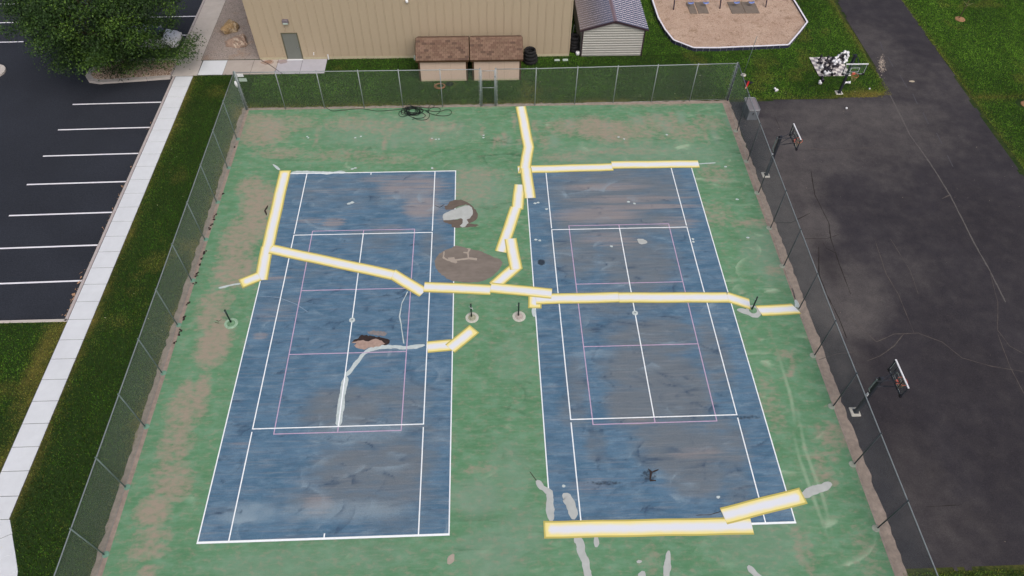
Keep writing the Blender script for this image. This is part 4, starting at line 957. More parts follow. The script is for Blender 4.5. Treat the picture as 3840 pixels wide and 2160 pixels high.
# ------------------------------------------------------------------ the two shingled box sheds
def box_shed(x0, x1, label):
    W = x1-x0; r = empty('storage_shed', (x0, 21.75, 0)); tag(r, label, 'shed', 'twin storage sheds against the building')
    mb = MB(); mb.box(.05, W-.05, .02, 2.7, -.05, 1.72); mb.add([(0.05, .02, 1.72), (0.05, 2.7, 1.72), (0.05, 1.45, 2.44), (W-.05, .02, 1.72), (W-.05, 2.7, 1.72), (W-.05, 1.45, 2.44)], [(0,2,1),(3,4,5)]); mb.build('wall', M_['dark'], r)
    n = 3
    for i in range(n):
        a = .14+(W-.28)*i/n; b2 = .14+(W-.28)*(i+1)/n
        mb = MB(); mb.box(a+.004, b2-.004, -.02, .015, .1, 1.66); mb.build('wall_panel', M_['boxwall'], r)
    mb = MB(); mb.box(.14, W-.14, -.03, .012, -.04, .095); mb.build('bottom_board', M_['found'], r)
    for a in (.015, W-.13):
        mb = MB(); mb.box(a, a+.115, -.035, .03, -.04, 1.68); mb.build('corner_board', M_['dark'], r)
    mb = MB(); mb.box(-.09, W+.09, -.235, -.205, 1.68, 1.8); mb.build('fascia', M_['dark'], r)  # brown board under the eave, put in as the eave's dark shadow line
    # roof deck and shingles
    ez, rz_, ey, ry_, by_ = 1.80, 2.60, -.18, 1.42, 2.9
    mb = MB(); x0_, x1_ = -.1, W+.1
    mb.add([(x0_, ey, ez-.06), (x1_, ey, ez-.06), (x1_, ry_, rz_-.06), (x0_, ry_, rz_-.06), (x1_, by_, ez-.02), (x0_, by_, ez-.02),
            (x0_, ey, ez-.01), (x1_, ey, ez-.01), (x1_, ry_, rz_-.01), (x0_, ry_, rz_-.01), (x1_, by_, ez+.03), (x0_, by_, ez+.03)],
           [(3,2,1,0),(5,4,2,3),(6,7,8,9),(9,8,10,11),(0,1,7,6),(0,6,9,3),(3,9,11,5),(1,2,8,7),(2,4,10,8),(4,5,11,10)]); mb.build('roof_deck', M_['dark'], r)
    rr = random.Random(int(x0*10)); rows = 10; N = int((W+.2)/.31)
    SM = {}
    def sh_mesh(k, cap=False):
        key = (k, cap)
        if key not in SM:
            q = MB(); ww = .292; hh = .2 if not cap else .34
            q.add([(0,0,.022),(ww,0,.022),(ww,hh,.006),(0,hh,.006),(0,0,0),(ww,0,0)], [(0,1,2,3),(4,5,1,0),(0,3,4),(5,2,1)])
            m_ = bpy.data.meshes.new('shingle'); m_.from_pydata(q.v, [], q.f); m_.materials.append(M_['shingle'][k]); SM[key] = m_
        return SM[key]
    sl_ = math.atan2(rz_-ez, ry_-ey); SL = math.hypot(rz_-ez, ry_-ey)
    fro = empty('shingle_course', (0, ey, ez)); fro.parent = r; fro.rotation_euler = (sl_, 0, 0)
    for j in range(rows):
        off = (j % 2)*.15+rr.uniform(0, .04)
        for i in range(N+1):
            xx = x0_+i*.31-off
            xa, xb = max(xx, x0_), min(xx+.292, x1_)
            if xb-xa < .04: continue
            o = link('shingle', sh_mesh(rr.choices([0,1,2,3], [5,4,3,1])[0]), fro, (xa, j*SL/rows-.01, .004+.001*(j % 2))); o.scale.x = (xb-xa)/.292
    bo = empty('ridge_cap', (0, ry_, rz_)); bo.parent = r; bo.rotation_euler = (0, 0, 0)
    n = int((W+.2)/.15)
    for i in range(n):
        q = MB() if i == 0 else None
        if i == 0:
            q.add([(0, -.16, -.075), (.145, -.16, -.062), (.145, 0, .022), (0, 0, .012), (.145, .16, -.062), (0, .16, -.075)], [(0,1,2,3),(3,2,4,5)])
            capm = [bpy.data.meshes.new('ridge_shingle') for _ in range(3)]
            for t, mm in enumerate(capm): mm.from_pydata(q.v, [], q.f); mm.materials.append(M_['shingle'][t])
        link('ridge_shingle', capm[rr.randrange(3)], bo, (x0_+i*.15, 0, 0))
    mb = MB(); sb = math.atan2(rz_-ez, by_-ry_)
    for j in range(6):
        y0 = ry_+.1+j*.23; y1 = y0+.25; z = lambda y_: rz_-(y_-ry_)*math.tan(sb)
        mb.add([(x0_, y0, z(y0)+.008), (x1_, y0, z(y0)+.008), (x1_, min(y1, by_), z(min(y1, by_))+.03), (x0_, min(y1, by_), z(min(y1, by_))+.03)], [(0,1,2,3)])
    tag(mb.build('rear_shingles', M_['shingle'][1], r), kind='stuff')
    for a in (x0_-.03, x1_+.002):
        mb = MB(); mb.add([(a, ey, ez-.09), (a+.028, ey, ez-.09), (a+.028, ry_, rz_-.09), (a, ry_, rz_-.09), (a, ey, ez+.02), (a+.028, ey, ez+.02), (a+.028, ry_, rz_+.02), (a, ry_, rz_+.02)], [(0,3,2,1),(4,5,6,7),(0,1,5,4),(0,4,7,3),(1,2,6,5),(2,3,7,6)]); mb.build('barge_board', M_['dark'], r)
    return r
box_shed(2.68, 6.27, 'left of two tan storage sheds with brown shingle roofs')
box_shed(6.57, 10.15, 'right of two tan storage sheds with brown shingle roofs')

# ------------------------------------------------------------------ metal shed
S = empty('metal_shed', (14.86, 24.62, 0)); tag(S, 'metal shed with ribbed brown roof and horizontal grey siding', 'shed')
SW, SE, SA, SD = 4.64, 2.25, 2.98, 9.5
mb = MB(); mb.box(.03, SW-.03, .04, SD, -.05, SE-.02); mb.build('wall', M_['dark'], S)
zt = .02; k = 0
while zt < SE+.42:
    z1 = min(zt+.2, SE+.45)
    def half(z): return SW/2 if z <= SE else max(.3, (SA-z)/(SA-SE)*SW/2)
    h0, h1 = half(zt)-.02, half(z1)-.02; c = SW/2
    mb = MB(); mb.add([(c-h0, 0, zt), (c+h0, 0, zt), (c+h1, 0, z1-.085), (c-h1, 0, z1-.085), (c+h1, -.05, z1-.065), (c-h1, -.05, z1-.065), (c+h1, -.045, z1-.04), (c-h1, -.045, z1-.04), (c+h1, 0, z1-.003), (c-h1, 0, z1-.003)],
                      [(0,1,2,3),(3,2,4,5),(5,4,6,7),(7,6,8,9)]); mb.build('siding_panel', M_['siding'], S); zt = z1; k += 1
mb = MB(); mb.add([(SW/2-.9, .02, SE+.45), (SW/2+.9, .02, SE+.45), (SW/2, .02, SA-.02)], [(0,1,2)]); mb.build('gable_vent', M_['plastic_k'], S)
sp = MB()
for i in range(24): y0 = .05+i*.4; sp.box(0, .03, y0, y0+.36, 0, SE); sp.box(-.02, 0, y0+.14, y0+.2, 0, SE)
tag(sp.build('side_siding', M_['siding'], S), kind='stuff')
for a in (-.03, SW-.05):
    mb = MB(); mb.box(a, a+.08, -.06, .03, 0, SE); mb.build('corner_trim', M_['fascia'], S)
OV = .24
for s in (-1, 1):
    nr = 32
    for i in range(nr):
        y0 = -.12+i*.3; mb = MB()
        xe, xr = SW/2+s*(SW/2+OV), SW/2+s*.14; ze = SE+.0; zr = SA-.04
        def Pn(t, dy, dz): return (xe+(xr-xe)*t, y0+dy, ze+(zr-ze)*t+dz)
        vs = [Pn(0,0,0), Pn(1,0,0), Pn(0,.25,0), Pn(1,.25,0), Pn(0,.256,.01), Pn(1,.256,.01), Pn(0,.272,.01), Pn(1,.272,.01), Pn(0,.278,0), Pn(1,.278,0)]
        fs = [(0,1,3,2),(2,3,5,4),(4,5,7,6),(6,7,9,8)]
        if s < 0: pass
        else: fs = [f[::-1] for f in fs]
        mb.add(vs, fs); mb.build('roof_panel', M_['mroof'], S)
mb = MB(); mb.add([(SW/2-.2, -.15, SA-.07), (SW/2, -.15, SA+.03), (SW/2+.2, -.15, SA-.07), (SW/2-.2, SD, SA-.07), (SW/2, SD, SA+.03), (SW/2+.2, SD, SA-.07)], [(0,1,4,3),(1,2,5,4)]); mb.build('ridge_cap', mat('ridge_cap', srgb(150, 130, 140), .35, .05, 3, metal=.4, spec=.6), S)
for s in (-1, 1):
    xe, xr = SW/2+s*(SW/2+OV), SW/2
    mb = MB(); mb.add([(xe,-.17,SE-.12),(xr,-.17,SA-.12),(xr,-.17,SA+.03),(xe,-.17,SE+.03),(xe,-.12,SE-.12),(xr,-.12,SA-.12),(xr,-.12,SA+.03),(xe,-.12,SE+.03)], [(0,1,2,3),(7,6,5,4),(3,2,6,7),(0,4,5,1)]); mb.build('fascia', M_['fascia'], S)
mb = MB(); mb.tube([(-.55, 2.0, 0.02), (-.5, 1.4, 1.8)], .025, 6); o = mb.build('leaning_pole', M_['galv'], loc=(14.86, 24.62, 0)); tag(o, 'thin pale pole leaning in the gap beside the metal shed', 'pole')
# small junk in the gap
mb = MB(); mb.lathe([(.1, 0), (.16, .12), (.16, .26), (.12, .3)], 12); o = mb.build('bucket', M_['plastic_w'], smooth=True, loc=(14.63, 24.8, 0)); tag(o, 'white bucket lying at the front corner of the metal shed', 'bucket')
for (x, y, w, d_, m, lab) in [(13.0, 24.08, .4, .16, 'plastic_p', 'left of two pale lids on the grass by the tan building'), (13.63, 24.1, .4, .2, 'plastic_p', 'right of two pale lids on the grass by the tan building')]:
    mb = MB(); mb.bbox(-w/2, w/2, -d_/2, d_/2, .02, .1, .02); o = mb.build('box_lid', M_[m], loc=(x, y, 0)); tag(o, lab, 'lid', 'pale lids on the grass')

# ------------------------------------------------------------------ tyres
def tyre_mesh(r, w):
    mb = MB(); n = 28; prof = []
    for i in range(13):
        a = math.pi*2*i/12; prof.append((r-w*.32+math.cos(a)*w*.32*(1.0), math.sin(a)*w*.5))
    o = 0
    for j in range(n):
        t = 2*math.pi*j/n; tr = 1+(.012 if j % 2 else -.012)
        for (q, z) in prof[:-1]: mb.v.append((q*tr*math.cos(t), q*tr*math.sin(t), z))
    for j in range(n):
        for i in range(12): mb.f.append((j*12+i, ((j+1) % n)*12+i, ((j+1) % n)*12+(i+1) % 12, j*12+(i+1) % 12)); mb.mi.append(0)
    return mb
def tyres(x, y, rs_, hs, labs, grp):
    z = 0
    for r, h, l in zip(rs_, hs, labs):
        o = tyre_mesh(r, h).build('tyre', M_['rubber'], smooth=True, loc=(x+rnd.uniform(-.03, .03), y+rnd.uniform(-.03, .03), z+h/2)); z += h*.97
        tag(o, l, 'tyre', grp)
tyres(10.93, 24.0, [.57, .54, .49, .45], [.32, .28, .26, .24], ['bottom and widest tyre of the stack beside the right storage shed', 'second tyre up in the stack beside the right storage shed', 'third tyre up in the stack beside the right storage shed', 'top tyre of the stack beside the right storage shed, its hole open to the sky'], 'tyres stacked beside the storage shed')
tyres(14.42, 25.45, [.42, .41, .4, .4, .38], [.25]*5, ['bottom tyre in the dark gap between building and metal shed', 'second tyre up in the dark gap beside the metal shed', 'middle tyre of the stack in the gap beside the metal shed', 'fourth tyre up in the gap beside the metal shed', 'top tyre of the stack in the gap beside the metal shed'], 'tyres stacked in the gap')
tyres(14.4, 26.4, [.4, .4, .38], [.25]*3, ['bottom tyre of the rear stack deep in the gap', 'middle tyre of the rear stack deep in the gap', 'top tyre of the rear stack deep in the gap'], 'tyres stacked in the gap')

# ------------------------------------------------------------------ hoses
def hose(name, paths, r, m, label, cat='hose', closed=False):
    mb = MB()
    for P, cl in paths: mb.tube(P, r, 6, closed=cl)
    o = mb.build(name, m, smooth=True); return tag(o, label, cat)
HZ = lambda pts: [at(1200+a*.20186, 370+b*.20186) for a, b in pts]
P = HZ([(110,168),(160,200),(240,233),(420,220),(620,200),(760,192),(900,210),(1060,235),(1250,225),(1450,205),(1560,190),(1640,175)])
pa = [(smooth_path([(x, y, .025) for x, y in P], 8), False)]
rr = random.Random(3)
ctr = HZ([(1720,245)])[0]; path = []
for k in range(11*14):
    a = k/14*2*math.pi; q = 1+.25*math.sin(k*.37)+.15*math.sin(k*.91+1)
    rxx = (.62*q)*(.75+.25*math.sin(k*.13)); path.append((ctr[0]+.1*math.sin(k*.21)+rxx*math.cos(a), ctr[1]+.06*math.cos(k*.17)+.42*q*math.sin(a), .03+.0007*k+.012*math.sin(k*.5)))
pa.append((smooth_path(path[::2], 3), False))
for L in [[(1580,215),(1500,240),(1465,290),(1490,335),(1560,345),(1630,325)], [(1640,320),(1760,370),(1860,375),(1940,350),(1955,310),(1900,280)], [(1740,350),(1800,395),(1900,410),(1990,390),(2035,330),(2025,270),(1970,240)],
          [(1850,200),(1960,225),(2100,245),(2240,240),(2330,220),(2420,225),(2445,265),(2400,315),(2300,332),(2180,320),(2060,290),(1960,240)],
          [(1700,175),(1850,170),(1960,180),(2060,178),(2180,175),(2235,210),(2215,265),(2160,300)], [(2010,270),(2010,210),(2040,140),(2080,118),(2125,140),(2110,170),(2060,185),(2020,230),(2015,270)], [(1590,185),(1600,160),(1640,165),(1650,195)], [(1620,130),(1680,130),(1740,165)], [(1800,160),(1850,148),(1900,175)], [(1715,398),(1760,378)]]:
    pa.append((smooth_path([(x, y, .04+.01*i % .03) for i, (x, y) in enumerate(HZ(L))], 8), False))
hose('garden_hose', pa, .017, M_['hose'], 'tangled black hose on the green paint along the back fence', 'hose')
rng = []
for k in range(3):
    rng.append(([(4.18+(.4-.05*k)*math.cos(a)+.02*k, 21.0+(.33-.04*k)*math.sin(a), .05+.02*k) for a in np.linspace(0, 6.0, 40)], False))
hose('garden_hose', rng, .018, M_['hose_o'], 'coiled orange hose on the grass in front of the left shed')
rng = [([(4.9+(.25-.05*k)*math.cos(a), 21.25+(.2-.04*k)*math.sin(a), .06+.02*k) for a in np.linspace(0, 6.28, 30)], False) for k in range(3)]
hose('garden_hose', rng, .02, M_['hose'], 'small dark hose coil on the grass beside the orange one')
Kq = .20704
P = [at(740+a*Kq, b*Kq) for a, b in [(1145,1060),(1180,1110),(1300,1170),(1440,1270),(1540,1340)]]
hose('cable', [(smooth_path([(x, y, .03) for x, y in P], 8), False)], .02, mat('brown_cable', srgb(70, 62, 64), .6, .1, 8), 'dark cable running from the building corner across the concrete to the grass', 'cable')

# ------------------------------------------------------------------ boulders
def boulder(x, y, sx, sy, sz, rot, m, label, seed):
    bm = bmesh.new(); bmesh.ops.create_icosphere(bm, subdivisions=4, radius=1); r = random.Random(seed)
    pl = [(Vector((r.gauss(0, 1), r.gauss(0, 1), r.gauss(.2, .8))).normalized(), r.uniform(.55, .85)) for _ in range(11)]
    for v in bm.verts:
        for n, d_ in pl:
            k_ = v.co.dot(n)-d_
            if k_ > 0: v.co -= n*k_*.92
        v.co += v.co*(.22*(mnoise.noise(v.co*2.3+Vector((seed, 0, 0))))+.1*mnoise.noise(v.co*6+Vector((0, seed, 0)))+r.uniform(-.014, .014))
        v.co = Vector((v.co.x*sx, v.co.y*sy, v.co.z*sz+sz*.35))
    me = bpy.data.meshes.new('boulder'); bm.to_mesh(me); bm.free(); me.materials.append(m)
    o = link('boulder', me, None, (x, y, 0)); o.rotation_euler = (0, 0, rot); tag(o, label, 'boulder', 'boulders in the gravel bed')
boulder(-12.6, 28.75, .75, .72, .6, .3, M_['boulder1'], 'ochre boulder with a dark side, nearer the sidewalk', 4)
boulder(-11.55, 26.85, 1.0, .78, .6, -.5, M_['boulder2'], 'large pinkish boulder with pale veins, nearest the door', 9)
boulder(-11.05, 29.9, .5, .5, .4, .9, M_['boulder2'], 'small pale boulder partly hidden by the building wall', 12)

# ------------------------------------------------------------------ net posts and anchors
def netpost(x, y, lean, label, collar, hash_):
    r = empty('net_post', (x, y, 0)); tag(r, label, 'net post', 'tennis net posts without nets')
    mb = MB(); mb.tube([(0, 0, .0), (lean, 0, 1.08)], .045, 10); mb.lathe([(.05, 1.08), (.05, 1.1), (.02, 1.13)], 10, (lean, 0, 0)); post = mb.build('pole', M_['netpole'], r, True)
    mb = MB(); mb.tube([(lean*.85-.02, 0, .9), (lean*.85-.1, 0, .9)], .012, 6); mb.tube([(lean*.85-.1, 0, .86), (lean*.85-.1, 0, .96)], .015, 6); mb.build('crank', M_['galv'], r)
    mb = MB(); mb.lathe([(.36, .0), (.36, .012), (.34, .016)], 28, (.03, -.08, 0)); mb.build('concrete_footing', collar, r)
    mb = MB(); mb.lathe([(.22, .0165), (.22, .02), (.05, .021)], 20, (.03, -.08, 0)); mb.build('inner_patch', hash_, r)
fo = mat('net_footing', srgb(186, 186, 174), .9, .2, 8); fo2 = mat('net_footing_green', srgb(146, 176, 150), .9, .35, 7); fi = mat('footing_inner', srgb(150, 152, 130), .9, .45, 12); fi2 = mat('footing_inner_green', srgb(104, 140, 108), .9, .4, 10); fi3 = mat('footing_inner_grey', srgb(170, 160, 152), .9, .3, 10)
netpost(-6.5, .05, .0, 'leftmost green net post, alone on worn green paint', fo2, fi2)
netpost(6.46, .05, 0, 'green net post with a pale tie, left of the middle pair', fo, fi)
netpost(9.02, .05, 0, 'green net post right of the middle pair', fo, fi3)
netpost(21.93, .08, .0, 'rightmost green net post between two repair strips', M_['patch_l'], fi2)
mb = MB(); mb.tube([(.05*math.cos(a), .05*math.sin(a), .8+.03*math.sin(a*2)) for a in np.linspace(0, 6, 12)], .012, 5); mb.tube([(.05, -.02, .8), (.1, -.05, .68)], .01, 5); o = mb.build('rope_tie', M_['plastic_w'], loc=(6.46, .05, 0)); tag(o, 'white cord tied round the net post of the left court', 'cord')
for (cx, cy, lab) in [(0.0, 0.0, 'round white centre net anchor plate on the left court'), (RCX, RCY, 'round white centre net anchor plate on the right court')]:
    o = empty('net_anchor', (cx, cy, 0)); tag(o, lab, 'net anchor', 'centre net anchors')
    mb = MB(); mb.lathe([(.16, .005), (.16, .02), (.14, .024)], 20); mb.build('plate', M_['filler'], o)
    mb = MB(); mb.lathe([(.035, .0245), (.035, .03), (.02, .031)], 10); mb.build('socket', M_['plastic_k'], o)

# ------------------------------------------------------------------ basketball hoops
glass = bpy.data.materials.new('backboard_glass'); glass.use_nodes = True
gb_ = glass.node_tree.nodes['Principled BSDF']; gb_.inputs['Base Color'].default_value = srgb(90, 110, 104); gb_.inputs['Roughness'].default_value = .08; gb_.inputs['Alpha'].default_value = .12; gb_.inputs['Specular IOR Level'].default_value = .8
def hoop(x, y, rz, label, reach=.98, side=0.0, z0=2.68, z1=3.5, W=1.53, ped=True):
    """faces +x in its own frame"""
    r = empty('basketball_hoop', (x, y, 0), rz); tag(r, label, 'basketball hoop', 'basketball hoops on the asphalt')
    mb = MB(); mb.bbox(-.28, .2, -.26, .26, -.02, .02, .03); mb.build('concrete_base', M_['pad_w'], r)
    mb = MB(); mb.bbox(-.13, .13, -.13, .13, .021, .05, .01); mb.build('base_plate', M_['pole'], r)
    mb = MB(); mb.box(-.075, .075, -.075, .075, .05, 3.15); mb.build('pole', M_['pole'], r)
    zt, zb = 3.05, 2.55
    for yy in (-.09, .09):
        for (za, zb_) in ((zt, 3.2), (zb, 2.85)):
            mb = MB(); mb.tube([(-.25 if za == zt else -.05, yy, za-.02), (.25, yy, za+.02), (reach-.12, yy*3.2+side, zb_)], .026, 6); mb.build('arm', M_['pole'], r)
    mb = MB(); mb.tube([(-.2, 0, 3.05), (-.24, 0, 2.2), (-.1, 0, 1.95)], .03, 6); mb.build('adjuster', M_['galvd'], r)
    mb = MB(); mb.box(-.12, -.075, -.05, .05, 1.6, 1.78); mb.build('height_sticker', M_['plastic_w'], r)
    for yy in (-.36, .36):
        mb = MB(); mb.tube([(reach-.06, yy+side, z0+.02), (reach-.06, yy+side, z1-.05)], .022, 6); mb.build('back_brace', M_['pole'], r)
    mb = MB(); mb.tube([(reach-.1, -.36+side, 2.85), (reach-.1, .36+side, 2.85)], .022, 6); mb.tube([(reach-.1, -.36+side, 3.2), (reach-.1, .36+side, 3.2)], .022, 6); mb.build('back_brace', M_['pole'], r)
    bb = MB(); bb.box(reach-.008, reach+.008, side-W/2+.03, side+W/2-.03, z0+.03, z1-.03); board = bb.build('backboard', glass, r)
    for nm, a in (('board_frame', (reach-.03, reach+.03, side-W/2, side-W/2+.028, z0+.028, z1-.03)), ('board_frame', (reach-.03, reach+.03, side+W/2-.028, side+W/2, z0+.028, z1-.03)), ('board_frame', (reach-.03, reach+.03, side-W/2, side+W/2, z0, z0+.027))):
        mb = MB(); mb.box(*a); mb.build(nm, M_['pole'], board)
    mb = MB(); mb.box(reach-.035, reach+.035, side-W/2-.01, side+W/2+.01, z1-.029, z1+.012); mb.build('top_edge', M_['plastic_w'], board)
    mb = MB(); t = .024; xx = reach+.012
    for a in ((side-.3, side+.3, z0+.18, z0+.18+t), (side-.3, side+.3, z0+.5, z0+.5+t), (side-.3, side-.3+t, z0+.211, z0+.499), (side+.3-t, side+.3, z0+.211, z0+.499),
              (side-W/2+.05, side+W/2-.05, z0+.045, z0+.062), (side-W/2+.05, side+W/2-.05, z1-.06, z1-.045), (side-W/2+.05, side-W/2+.065, z0+.065, z1-.062), (side+W/2-.065, side+W/2-.05, z0+.065, z1-.062)): mb.box(xx, xx+.004, *a)
    mb.build('target_square', mat('board_marking', srgb(214, 222, 220), .5, .03, 3) if 'board_marking' not in bpy.data.materials else bpy.data.materials['board_marking'], board)
    for yy in (-1, 1):
        mb = MB(); mb.box(reach-.05, reach+.05, side+yy*(W/2-.06)-.07, side+yy*(W/2-.06)+.07, z0-.035, z0+.09); mb.build('corner_pad', M_['plastic_k'], board)
    zr = z0+.14; cx = reach+.09+.23
    mb = MB(); mb.tube([(cx+.228*math.cos(a), side+.228*math.sin(a), zr) for a in np.linspace(0, 2*math.pi, 28, endpoint=False)], .011, 6, closed=True); mb.box(reach+.01, reach+.13, side-.09, side+.09, zr-.1, zr+.02); mb.build('rim', M_['rim'], r)
    mb = MB()
    for k in range(12):
        a = 2*math.pi*k/12
        for sg in (1, -1):
            pts = [(cx+(.225-.1*min(1, j*.3))*math.cos(a+sg*j*.26), side+(.225-.1*min(1, j*.3))*math.sin(a+sg*j*.26), zr-.1*j) for j in range(5)]
            mb.tube(pts, .0045, 3, caps=False)
    mb.build('net', M_['net'], r)
    return r
hoop(25.5, -6.4, 0, 'basketball hoop nearest the camera, behind the right fence', .78)
hoop(25.62, 10.95, 0, 'basketball hoop beside the right fence, below the grey cabinet', .9)
hoop(33.3, 19.57, R(-90), 'basketball hoop on the grass edge in front of the chessboard', 1.62, -.6)

# ------------------------------------------------------------------ grey cabinet
cb = empty('utility_cabinet', (25.7, 16.6, 0)); tag(cb, 'grey utility cabinet with a pale rimmed lid behind the right fence', 'cabinet')
mb = MB(); mb.bbox(0.02, .78, 0.0, 1.32, -.01, .78, .02); mb.build('body', M_['cab'], cb)
mb = MB(); mb.bbox(-.03, .76, -.06, 1.4, .785, .86, .05); mb.build('lid', M_['cablid'], cb)
mb = MB(); mb.tube([(x, y, .865) for x, y in [(-.02, .02), (.04, -.05), (.7, -.05), (.76, .02), (.76, 1.32), (.7, 1.39), (.04, 1.39), (-.02, 1.32)]], .018, 6, closed=True); mb.build('lid_rim', M_['galv'], cb)
mb = MB(); mb.box(.3, .4, -.02, -.002, .42, .62); mb.build('handle', M_['plastic_k'], cb)
mb = MB(); mb.box(.05, .75, -.012, -.001, .05, .72); mb.build('door_panel', M_['cab'], cb)

# ------------------------------------------------------------------ playground
pg = empty('mulch_bed'); tag(pg, kind='structure')
mul = attr_mix_mat('wood_mulch', srgb(176, 152, 134), [(None, srgb(192, 170, 152), .5, .5, .2, .7, (1,1,1)), (None, srgb(122, 98, 70), 1.2, .62, .1, .6, (1,1,1))], fine=(25, .25), bump=1.0, bscale=30)
poly_sheet('mulch_surface', [(x, y) for x, y in PLAY], .13, mul, pg)
def in_play(x, y): return in_p([(x_+(27.5-x_)*.015, y_+(30-y_)*.02) for x_, y_ in PLAY])(x, y)
ch = MB(); rs = random.Random(12); cmats = [mat('chip_a', srgb(206, 184, 164), .9, .1, 9), mat('chip_b', srgb(176, 146, 122), .9, .1, 9), mat('chip_c', srgb(112, 82, 56), .9, .1, 9)]
k = 0
while k < 9000:
    x, y = rs.uniform(21.6, 33.6), rs.uniform(25.1, 34.4)
    if not in_play(x, y): continue
    k += 1; a = rs.uniform(0, 6.28); l = rs.uniform(.03, .09); w = rs.uniform(.008, .02); z = .14+rs.random()*.02
    ch.add([(x+math.cos(a)*l, y+math.sin(a)*l, z+rs.uniform(-.008, .012)), (x-math.sin(a)*w, y+math.cos(a)*w, z), (x-math.cos(a)*l, y-math.sin(a)*l, z+rs.uniform(-.008, .012)), (x+math.sin(a)*w, y-math.cos(a)*w, z)], [(0,1,2,3)], rs.choices([0,1,2], [4,3,1.5])[0])
tag(ch.build('wood_chips', cmats), 'tan wood chips covering the playground', 'wood chips', kind='stuff')
bd = empty('playground_border', (27.4, 25.2, 0)); tag(bd, 'white capped low border round the playground mulch', 'border')
NP = len(PLAY)
for i in range(NP-1):
    a, b2 = PLAY[i], PLAY[i+1]; L = math.dist(a, b2); t = ((b2[0]-a[0])/L, (b2[1]-a[1])/L); n_ = (t[1], -t[0])
    q = [(a[0]+t[0]*.01, a[1]+t[1]*.01), (b2[0]-t[0]*.01, b2[1]-t[1]*.01)]
    def blk(z0, z1, o0, o1, nm, m, e=0):
        vs = []
        for z in (z0, z1):
            for (x, y), o_ in ((q[0], o0), (q[1], o0), (q[1], o1), (q[0], o1)): vs.append((x+n_[0]*o_-27.4, y+n_[1]*o_-25.2, z))
        mb = MB(); mb.add(vs, [(0,1,2,3)[::-1],(4,5,6,7),(0,1,5,4),(1,2,6,5),(2,3,7,6),(3,0,4,7)]); mb.build(nm, m, bd)
    blk(-.02, .26, -.02, .05, 'border_board', M_['border_k']); blk(.263, .3, -.05, .07, 'border_cap', M_['border_w'])
    for k in range(int(L/.5)):
        x, y = a[0]+t[0]*(.25+k*.5), a[1]+t[1]*(.25+k*.5); mb = MB(); mb.tube([(x+n_[0]*.075-27.4, y+n_[1]*.075-25.2, -.02), (x+n_[0]*.075-27.4, y+n_[1]*.075-25.2, .24)], .028, 6); mb.build('stake', M_['cab'], bd)
sw = empty('swing_set', (27.05, 31.3, .13)); tag(sw, 'swing set with dark posts and four blue seats on the mulch', 'swing set')
for x, y in ((23.17, 30.95), (27.05, 31.05), (30.93, 31.2)):
    for s in (0,):
        mb = MB(); mb.tube([(x-27.05, y-31.3-.0, -.02), (x-27.05+.0, y-31.3+1.0, 2.45)], .05, 8); mb.build('leg', M_['swing_b'], sw, True)
        mb = MB(); mb.tube([(x-27.05, y-31.3+2.1, -.02), (x-27.05, y-31.3+1.05, 2.45)], .05, 8); mb.build('leg', M_['swing_b'], sw, True)
mb = MB(); mb.tube([(-4.1, .68, 2.47), (4.1, .93, 2.47)], .05, 8); mb.build('top_beam', M_['swing_b'], sw, True)
for x in (24.59, 25.85, 28.41, 29.65):
    mb = MB(); n = 8; W = .46
    for i in range(n+1):
        t = -1+2*i/n
        for dy in (-.12, .12): mb.v.append((x-27.05+t*W/2, .02+dy, .43-.07*(1-t*t)*1.0)); mb.v.append((x-27.05+t*W/2, .02+dy, .405-.07*(1-t*t)))
    for i in range(n):
        a = i*4; mb.f += [(a, a+4, a+6, a+2), (a+1, a+3, a+7, a+5), (a, a+1, a+5, a+4), (a+2, a+6, a+7, a+3)]; mb.mi += [0]*4
    st_ = mb.build('seat', M_['seat'], sw, True)
    mb = MB()
    for s in (-1, 1): mb.tube([(x-27.05+s*W/2, .02, .43), (x-27.05+s*W/2*.98, .8, 2.44)], .012, 5)
    mb.build('chain', M_['galv'], st_)
for i, (x0, x1, lab) in enumerate([(27.87, 28.98, 'left of the two bare dark rubber mats under the right hand swings'), (29.02, 30.18, 'right of the two bare dark rubber mats under the right hand swings'), (24.42, 25.02, 'rubber mat half buried in mulch under the leftmost swing'), (25.12, 25.98, 'rubber mat partly buried in mulch under the second swing from the left')]):
    mb = MB(); mb.bbox(x0, x1, 30.22 if i < 2 else 30.3, 32.05, .1, .175, .015); tag(mb.build('rubber_mat', M_['mat']), lab, 'mat', 'rubber mats under the swings')
dk = Canvas(27.0, 31.6, 29.0, 30.2, .2)
# tether pole and red toy
tp = empty('tether_pole', (26.79, 21.89, 0)); tag(tp, 'thin grey pole standing in a pale ring base on the lawn behind the fence corner', 'pole')
mb = MB(); mb.tube([(0, 0, .05), (.25, .25, 3.1)], .022, 8); mb.build('pole', M_['galvd'], tp, True)
mb = MB(); mb.lathe([(.2, .0), (.2, .06), (.13, .1), (.12, .04)], 18); mb.build('base', M_['pad_w'], tp, True)
rt = empty('play_rocket', (26.75, 20.6, 0), R(62)); tag(rt, 'red tube toy with a black finned end lying on the lawn by the fence corner', 'toy')
mb = MB(); mb.tube([(-.42, 0, .1), (-.3, 0, .11), (.3, 0, .12)], [.05, .075, .085], 10); mb.build('tube', M_['red'], rt, True)
mb = MB(); mb.tube([(-.56, 0, .09), (-.42, 0, .1)], [.02, .05], 8); mb.build('nose', mat('pink_nose', srgb(226, 168, 150), .6, .05, 5), rt, True)
